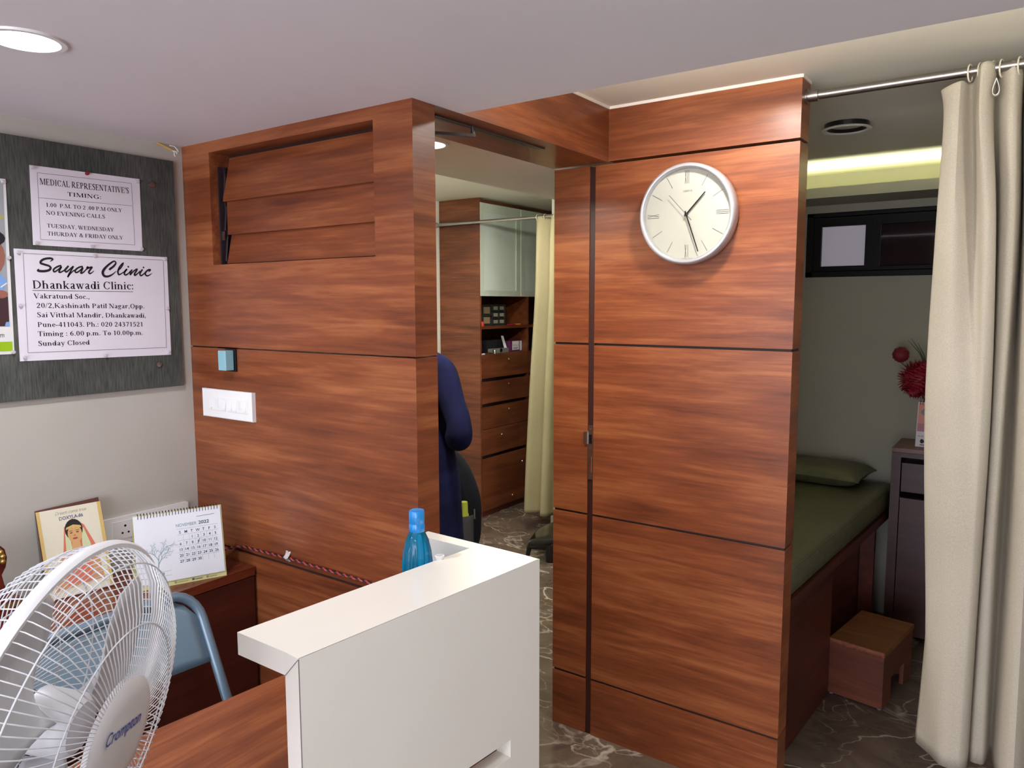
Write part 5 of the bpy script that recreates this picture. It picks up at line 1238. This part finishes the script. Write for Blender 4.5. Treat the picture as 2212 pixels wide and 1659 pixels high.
# things in its open niche
t = thing('sample_tray', 'black divided display tray with grey squares standing on the upper niche shelf', 'display tray', (-3.36, 4.52, 1.396))
mb = MB(); a, b, z0, z1 = 4.405, 4.690, 1.397, 1.552
mb.box(-3.375, -3.368, a, b, z0, z1)
for y in (a, b - 0.006, a + 0.125, a + 0.205): mb.box(-3.368, -3.352, y, y + 0.006, z0, z1)
for z in (z0, z1 - 0.006): mb.box(-3.368, -3.352, a, b, z, z + 0.006)
mb.box(-3.368, -3.352, a, a + 0.125, z0 + 0.072, z0 + 0.078).box(-3.368, -3.352, a + .125, b, z0 + 0.048, z0 + 0.053).box(-3.368, -3.352, a + .125, b, z0 + 0.100, z0 + 0.105)
mb.build('tray', mat('tray_black', (52, 52, 52), 0.5), t)
SG = mat('sample_grey', (150, 146, 136), 0.6); ST = mat('sample_tan', (150, 126, 104), 0.6)
for k, zc in enumerate((z0 + 0.038, z0 + 0.112)): MB().box(-3.364, -3.356, a + 0.024, a + 0.092, zc - 0.024, zc + 0.024).build('tan_square', ST, t)
for zc in (z0 + 0.026, z0 + 0.077, z0 + 0.128):
    for yc in (a + 0.166, a + 0.244): MB().box(-3.364, -3.357, yc - 0.026, yc + 0.026, zc - 0.013, zc + 0.013).build('grey_square', SG, t)
tag(MB().lathe([(0, 0), (0.014, 0), (0.016, 0.01), (0.014, 0.03), (0.006, 0.036), (0, 0.036)], c=(-3.27, 4.285, 1.3955), n=20).build('red_cap', mat('cap_red', (190, 40, 34), 0.4)), 'small red cap at the near end of the upper niche shelf', 'cap')
tag(MB().tube([(-3.27, 4.60, 1.4005), (-3.27, 4.70, 1.4005)], 0.0055, 10).build('pen', mat('pen_magenta', (150, 24, 60), 0.4)), 'dark red pen lying on the upper niche shelf', 'pen')
tag(MB().tube([(-3.275, 4.705, 1.4005), (-3.275, 4.775, 1.4005)], 0.0055, 10).build('marker', mat('pen_orange', (226, 130, 60), 0.4)), 'orange marker lying on the upper niche shelf', 'marker')
t = thing('medicine_box', 'white and purple medicine carton at the far end of the lower niche', 'carton', (-3.31, 4.76, 1.193))
mb = MB().box(-3.36, -3.29, 4.665, 4.822, 1.1925, 1.275)
mb.build('carton', mat('carton_purple', (92, 36, 82), 0.5), t, bevel=0.001)
QB = dict(O=Vector((-3.29, 0, 0)), U=Vector((0, 1, 0)), V=Vector((0, 0, 1)), N=Vector((1, 0, 0)))
mb = MB(); mb.flat([rect(4.690, 1.205, 4.782, 1.272), rect(4.792, 1.198, 4.820, 1.272)], mi=0, **QB)
put_text(mb, 'Fynbrin-G', u0=4.694, u1=4.778, v0=1.232, cap=0.020, mi=1, lift=0.001, **QB) if False else put_text(mb, 'Fynbrin-G', u0=4.694, u1=4.778, v0=1.232, cap=0.020, mi=1, **QB)
mb.flat([rect(4.70, 1.212, 4.76, 1.216), rect(4.70, 1.220, 4.77, 1.224)], mi=2, lift=0.0012, **QB)
mb.build('label', [PAPER, mat('carton_text', (110, 60, 74), 0.5), INKL], t)
tag(MB().slab([(-3.32, 4.640, 1.193), (-3.30, 4.648, 1.193), (-3.33, 4.628, 1.315), (-3.345, 4.620, 1.315)], 0.006).build('leaflet', PAPER), 'white folded leaflet standing left of the medicine carton', 'leaflet')
t = thing('telephone', 'silver grey handset lying in the lower niche of the tall cabinet', 'phone', (-3.30, 4.49, 1.193))
MB().box(-3.32, -3.28, 4.42, 4.63, 1.1925, 1.226).build('handset', mat('phone_silver', (142, 142, 140), 0.35, 0.4), t, bevel=0.012, seg=3)
MB().lathe([(0, 0.004), (0.014, 0.004), (0.016, 0)], n=20, M=Matrix.Translation((-3.28, 4.53, 1.212)) @ Matrix.Rotation(PI / 2, 4, 'Y')).build('dial', BLACK, t)
tag(MB().box(-3.44, -3.37, 4.47, 4.68, 1.1925, 1.285).build('dark_case', mat('case_dark', (44, 42, 50), 0.5), bevel=0.006), 'dark case behind the silver handset in the lower niche', 'case')
tag(MB().box(-3.40, -3.345, 4.255, 4.40, 1.1925, 1.262).build('black_pouch', BLACK, bevel=0.02, seg=3), 'black pouch left of the silver handset in the lower niche', 'pouch')
tag(MB().lathe([(0, 0), (0.012, 0), (0.012, 0.02), (0.008, 0.03), (0, 0.032)], c=(-3.262, 4.425, 1.1925), n=18).build('chrome_cap', CHROME), 'small chrome cap in front of the silver handset', 'cap')
tag(MB().box(-3.275, -3.262, 4.245, 4.31, 1.1925, 1.2).build('white_card', PAPER), 'white card at the near end of the lower niche', 'card')
# inner curtain rail and curtain
t = thing('curtain_rail', 'thin steel curtain rail before the tall cabinet in the inner room', 'curtain rail', (-2.7, 4.19, 2.12))
MB().tube([(-3.609, 4.192, 2.122), (-1.761, 4.192, 2.122)], 0.0115, 16).build('rod', STEEL, t)
MB().lathe([(0, 0), (0.02, 0), (0.02, 0.006), (0.013, 0.02), (0.012, 0.03)], n=20, M=Matrix.Translation((-3.61, 4.192, 2.122)) @ Matrix.Rotation(PI / 2, 4, 'Y')).build('bracket', STEEL, t)
CL2 = fabric('inner_curtain_cloth', (150, 141, 113), (168, 158, 128), scale=(420, 420, 300), blotch=2.0, bump=0.15)
t = thing('curtain', 'pale khaki curtain hanging in the inner room before the tall cabinet', 'curtain', (-2.55, 4.19, 0.12))
lv = []
for z, xl, sp in ((2.125, -2.742, 1.0), (1.98, -2.745, 1.0), (1.6, -2.755, 1.02), (1.1, -2.79, 1.10), (0.5, -2.825, 1.18), (0.125, -2.842, 1.2)):
    pts = []
    for k, (dx, dy) in enumerate(((0, 0.0), (0.03, -0.02), (0.075, 0.01), (0.105, 0.03), (0.125, -0.02), (0.16, -0.015), (0.18, 0.03), (0.215, -0.02), (0.25, 0.02), (0.30, -0.02), (0.35, 0.02), (0.40, -0.01))):
        pts.append((xl + dx * sp, 4.192 + dy * (0.7 if z > 2.0 else 1.4)))
    lv.append((z, pts))
rows = curtain_sheet(lv)
MB().grid(rows).build('cloth', CL2, t, solid=0.002)
for x in (-2.735, -2.675, -2.60, -2.54, -2.47, -2.40):
    MB().tube([(x, 4.192 + 0.018 * math.sin(a), 2.118 + 0.020 * math.cos(a)) for a in [2 * PI * k / 20 for k in range(20)]], 0.002, 8, closed=True).build('ring', CRING, t)

# ------------------------------------------------------------------ low black stool
t = thing('footstool', 'low glossy black stool on the inner room floor, half hidden by the clock partition', 'stool', (-2.33, 3.9, 0))
GB = mat('gloss_black', (18, 18, 19), 0.14, coat=0.5)
OUT = [Vector((-2.425, 3.620, 0)), Vector((-2.36, 3.685, 0)), Vector((-2.20, 3.855, 0)), Vector((-2.10, 3.98, 0)), Vector((-2.12, 4.06, 0)), Vector((-2.28, 4.125, 0)), Vector((-2.45, 4.11, 0)), Vector((-2.518, 4.02, 0)), Vector((-2.512, 3.86, 0)), Vector((-2.462, 3.70, 0))]
ring = crs(OUT + [OUT[0]], 5)[:-1]; cen = sum(ring, Vector()) / len(ring)
rows = []
for z, k in ((0.095, 0.95), (0.105, 1.0), (0.128, 1.0), (0.142, 0.97), (0.150, 0.90), (0.154, 0.6), (0.156, 0.05)):
    rows.append([cen + (p - cen) * k + Vector((0, 0, z)) for p in ring])
mb = MB().grid(rows, closed=True).add(rows[0], [tuple(range(len(ring) - 1, -1, -1))]).add(rows[-1], [tuple(range(len(ring)))])
mb.build('stool_top', GB, t, sharp=60)
for a_, b_, r0, r1 in (((-2.428, 3.640, .108), (-2.448, 3.626, 0), .013, .011), ((-2.335, 3.745, .108), (-2.340, 3.735, 0), .040, .028), ((-2.16, 3.97, .108), (-2.13, 3.95, 0), .03, .024), ((-2.42, 4.10, .108), (-2.45, 4.13, 0), .03, .024), ((-2.22, 4.12, .108), (-2.19, 4.15, 0), .03, .024)):
    MB().tube([a_, ((a_[0] * .6 + b_[0] * .4), (a_[1] * .6 + b_[1] * .4), .06), b_], [r0 * 1.25, r0, r1], 14).build('leg', BLACK, t)
MB().tube([(-2.428, 3.642, .104), (-2.40, 3.675, .092), (-2.37, 3.71, .088), (-2.335, 3.745, .10)], [.014, .012, .014, .03], 12).build('brace', BLACK, t)

# ------------------------------------------------------------------ person beyond the doorway, seen from behind
PX, PY = -1.875, 2.0
t = thing('person', 'person in a navy blue long sleeved tunic standing beyond the doorway, elbow bent', 'person', (PX, PY, 0))
SK = mat('skin_tone', (186, 134, 108), 0.55); NAVYC = fabric('navy_cloth', (10, 13, 42), (20, 25, 64), scale=(24, 24, 14), blotch=9, bump=0.9)
HAIR = mat('hair_black', (20, 16, 15), 0.45)
def W(x, y, z): return (PX + x, PY + y, z)
V = [W(0, 0, .90), W(0, .01, 1.08), W(0, .0, 1.25), W(0, .0, 1.365), W(0, .02, 1.43), W(0, .03, 1.50), W(0, .035, 1.565),   # 0-6 pelvis..head
     W(.165, 0, 1.312), W(.262, -.02, 1.10), W(.062, .175, 1.103), W(.00, .235, 1.115),    # 7-10 right arm: shoulder elbow wrist palm
     W(-.155, 0, 1.325), W(-.25, -.01, 1.08), W(-.09, .22, 1.10), W(-.03, .27, 1.105),   # 11-14 left arm
     W(.09, 0, .86), W(.095, .02, .47), W(.10, -.01, .085), W(.105, .13, .03),           # 15-18 right leg
     W(-.09, 0, .86), W(-.095, .02, .47), W(-.10, -.01, .085), W(-.105, .13, .03)]
E_ = [(0, 1), (1, 2), (2, 3), (3, 4), (4, 5), (5, 6), (3, 7), (7, 8), (8, 9), (9, 10), (3, 11), (11, 12), (12, 13), (13, 14), (0, 15), (15, 16), (16, 17), (17, 18), (0, 19), (19, 20), (20, 21), (21, 22)]
RD = [(.13, .10), (.115, .09), (.125, .095), (.08, .07), .05, .082, .085, .030, .022, .022, .030, .030, .022, .022, .030, .08, .05, .036, .032, .08, .05, .036, .032]
for (pw, pm, s) in ((9, 10, 1), (13, 14, -1)):
    base = Vector(V[pm]); fd = (base - Vector(V[pw])).normalized(); side = fd.cross(Vector((0, 0, 1))).normalized()
    for k, (o_, l_) in enumerate(((-.024, .066), (-.008, .074), (.008, .070), (.023, .056))):
        p1 = base + fd * 0.022 + Vector((0, 0, -o_)); p2 = p1 + fd * l_ * .5 + side * 0.006 * s; p3 = p1 + fd * l_ * .85 + side * 0.022 * s
        i = len(V); V += [tuple(p1), tuple(p2), tuple(p3)]; E_ += [(pm, i), (i, i + 1), (i + 1, i + 2)]; RD += [.0095, .0088, .0075]
    p1 = Vector(V[pw]) + fd * 0.022 + Vector((0, 0, .024)) + side * .012 * s; p2 = p1 + fd * .035 + Vector((0, 0, .014)) + side * .012 * s
    i = len(V); V += [tuple(p1), tuple(p2)]; E_ += [(pw, i), (i, i + 1)]; RD += [.012, .009]
body = skin('body', V, E_, RD, SK, t)
hd = Vector(W(0, .045, 1.545))
mb = MB().ball(hd + Vector((0, -.008, .012)), .092, nu=24, nv=16, sc=(.86, 1.0, 1.18)); mb.build('hair', HAIR, t)
mb = MB()
for sx in (-1, 1):
    mb.ball(hd + Vector((sx * .032, .073, .0)), .0115, 0, 12, 8); mb.ball(hd + Vector((sx * .032, .0825, .0)), .0048, 1, 8, 6)
mb.build('eyes', [PLASTW, BLACK], t)
mb = MB().ball(hd + Vector((0, .088, -.022)), .013, 0, 12, 8, sc=(.8, 1, 1.6))
for sx in (-1, 1): mb.ball(hd + Vector((sx * .080, -.005, -.015)), .018, 0, 10, 8, sc=(.35, .8, 1.4))
mb.ball(hd + Vector((0, .078, -.056)), .014, 1, 12, 8, sc=(1.5, .5, .5)); mb.build('face', [SK, mat('lip_tone', (150, 84, 80), .5)], t)
# tunic: loose cloth over torso, sleeves and skirt
rows = []
for z, ax_, ay_, cx, cy in ((.42, .228, .17, 0, .01), (.60, .218, .165, 0, .01), (.78, .213, .155, 0, .01), (.90, .213, .148, 0, .008), (.98, .206, .138, 0, .006), (1.03, .192, .130, 0, .006), (1.09, .171, .120, 0, .004), (1.16, .159, .116, 0, 0), (1.24, .166, .116, 0, 0), (1.30, .176, .108, 0, 0), (1.345, .165, .092, 0, 0), (1.375, .125, .080, 0, .003), (1.392, .085, .068, 0, .008)):
    rows.append([W(cx + ax_ * math.copysign(abs(math.cos(w)) ** .9, math.cos(w)) * (1 + .012 * math.sin(5 * w + z * 9)), cy + ay_ * math.sin(w) * (1 + .03 * math.sin(7 * w + z * 6)), z) for w in [2 * PI * i / 40 for i in range(40)]])
mb = MB().grid(rows, closed=True)
mb.build('tunic', NAVYC, t, subsurf=1)
def sleeve(s):
    sh, el, wr = [Vector(W(s * x, y, z)) for x, y, z in ((.168, 0, 1.312), (.264, -.02, 1.105), (.075, .165, 1.105))]
    path = crs([Vector(W(s * .10, 0, 1.335)), sh, sh.lerp(el, .5) + Vector((s * .008, 0, 0.004)), el + Vector((-s * .004, 0, .045)), el + Vector((-s * .006, .004, -.012)), el.lerp(wr, .45) + Vector((0, 0, -.016)), wr], 4)
    R0 = [.058, .057, .045, .044, .048, .043, .036]; n = len(path); rr = []
    for i in range(n):
        u = i / (n - 1) * 6; k = min(int(u), 5); rr.append((R0[k] * (1 - (u - k)) + R0[k + 1] * (u - k)) * (1 + .018 * math.sin(i * 1.9)))
    MB().tube(path, rr, 18).build('sleeve', NAVYC, t, subsurf=1)
sleeve(1); sleeve(-1)
for s in (1, -1):
    MB().tube([W(s * .09, 0, .52), W(s * .097, .015, .3), W(s * .10, -.005, .10)], [.085, .07, .055], 16).build('trouser_leg', NAVYC, t)
    MB().ball(W(s * .104, .06, .04), .05, sc=(.85, 2.2, .8)).build('shoe', BLACK, t)
mb = MB(); c = Vector(W(.158, -.035, 1.392))
mb.tube([c + Vector((0.016 * math.sin(a) , 0.010 * math.cos(2 * a), .010 * math.cos(a))) for a in [2 * PI * k / 16 for k in range(16)]], .006, 8, closed=True).tube([c + Vector((-.012, 0, .008)), c + Vector((.006, 0, -.004)), c + Vector((.024, -.004, -.012))], .005, 8)
tag(mb.build('shoulder_cord', mat('cord_pink', (176, 40, 74), .6), t), 'pink knotted cord at the shoulder')

# ------------------------------------------------------------------ backpack held before the person
t = thing('backpack', 'black and grey backpack hanging beside the person in the navy tunic', 'backpack', (-1.95, 2.32, 0.56))
BKC = fabric('backpack_black', (14, 16, 24), (26, 28, 38), scale=(300, 300, 300), rough=.7, blotch=8, bump=.15)
def bag(z0, z1, tap):
    rows = []
    for k in range(11):
        u = k / 10; z = z0 + (z1 - z0) * u; f = math.sqrt(max(0.0, 1 - max(0, (u - .45) / .55) ** 2)) * .94 + .02 if u > .45 else .90 + .06 * u / .45
        if k == 0: f = .75
        x0 = -2.11; x1 = -1.797 - (1 - f) * 0.10 - .11 * max(0, u - .45) ** 1.0
        cx, hx = (x0 + x1) / 2, (x1 - x0) / 2
        rows.append([(cx + hx * math.copysign(abs(math.cos(w)) ** .55, math.cos(w)), 2.325 + .075 * f * math.copysign(abs(math.sin(w)) ** .7, math.sin(w)), z) for w in [2 * PI * i / 32 for i in range(32)]])
    return rows
rows = bag(0.56, 0.985, 0)
mb = MB().grid(rows, closed=True).add(rows[0], [tuple(range(31, -1, -1))]).add(rows[-1], [tuple(range(32))]); mb.build('bag_body', BKC, t, subsurf=1)
mb = MB(); R2 = []
for k in range(7):
    z = 0.575 + 0.155 * k / 6; dz = .012 * math.sin(PI * k / 6)
    R2.append([(-1.822 + .048 * math.sin(w), 2.262 - (.060 + dz) * max(0, math.cos(w)) ** .6, z) for w in [-PI / 2 + PI * i / 14 for i in range(15)]])
mb.grid(R2); tag(mb.build('side_pocket', fabric('pocket_grey', (66, 66, 68), (88, 88, 90), scale=(500, 500, 500), bump=.3), t, solid=.003), 'grey mesh side pocket')
mb = MB().tube([(-1.925, 2.272, .990), (-1.895, 2.268, .975), (-1.870, 2.266, .955)], .0035, 8).tube([(-1.882, 2.262, .975), (-1.884, 2.257, .95), (-1.885, 2.256, .920)], .0065, 8).tube([(-1.800, 2.30, .74), (-1.798, 2.298, .72), (-1.798, 2.30, .70)], .004, 6)
tag(mb.build('zip_pull', STEEL, t), 'shiny zip pullers')
MB().tube([(-1.99, 2.325, .965), (-1.95, 2.30, 1.03), (-1.90, 2.265, 1.09), (-1.872, 2.235, 1.118), (-1.91, 2.28, 1.09), (-2.03, 2.33, .965)], .009, 8).build('handle', BKC, t)
t = thing('flask', 'lime green capped flask in the side pocket of the backpack', 'bottle', (-1.808, 2.243, 0.60))
MB().lathe([(0, 0), (.024, 0), (.026, .01), (.024, .11), (.018, .118)], c=(-1.808, 2.243, .595), n=24).build('flask_body', mat('lime_body', (150, 176, 60), .4), t)
MB().lathe([(.0205, .118), (.0205, .136), (.0175, .140), (.0165, .182), (.015, .186), (0, .186)], c=(-1.808, 2.243, .595), n=28).build('cap', mat('lime_cap', (190, 204, 62), .45), t, sharp=50)
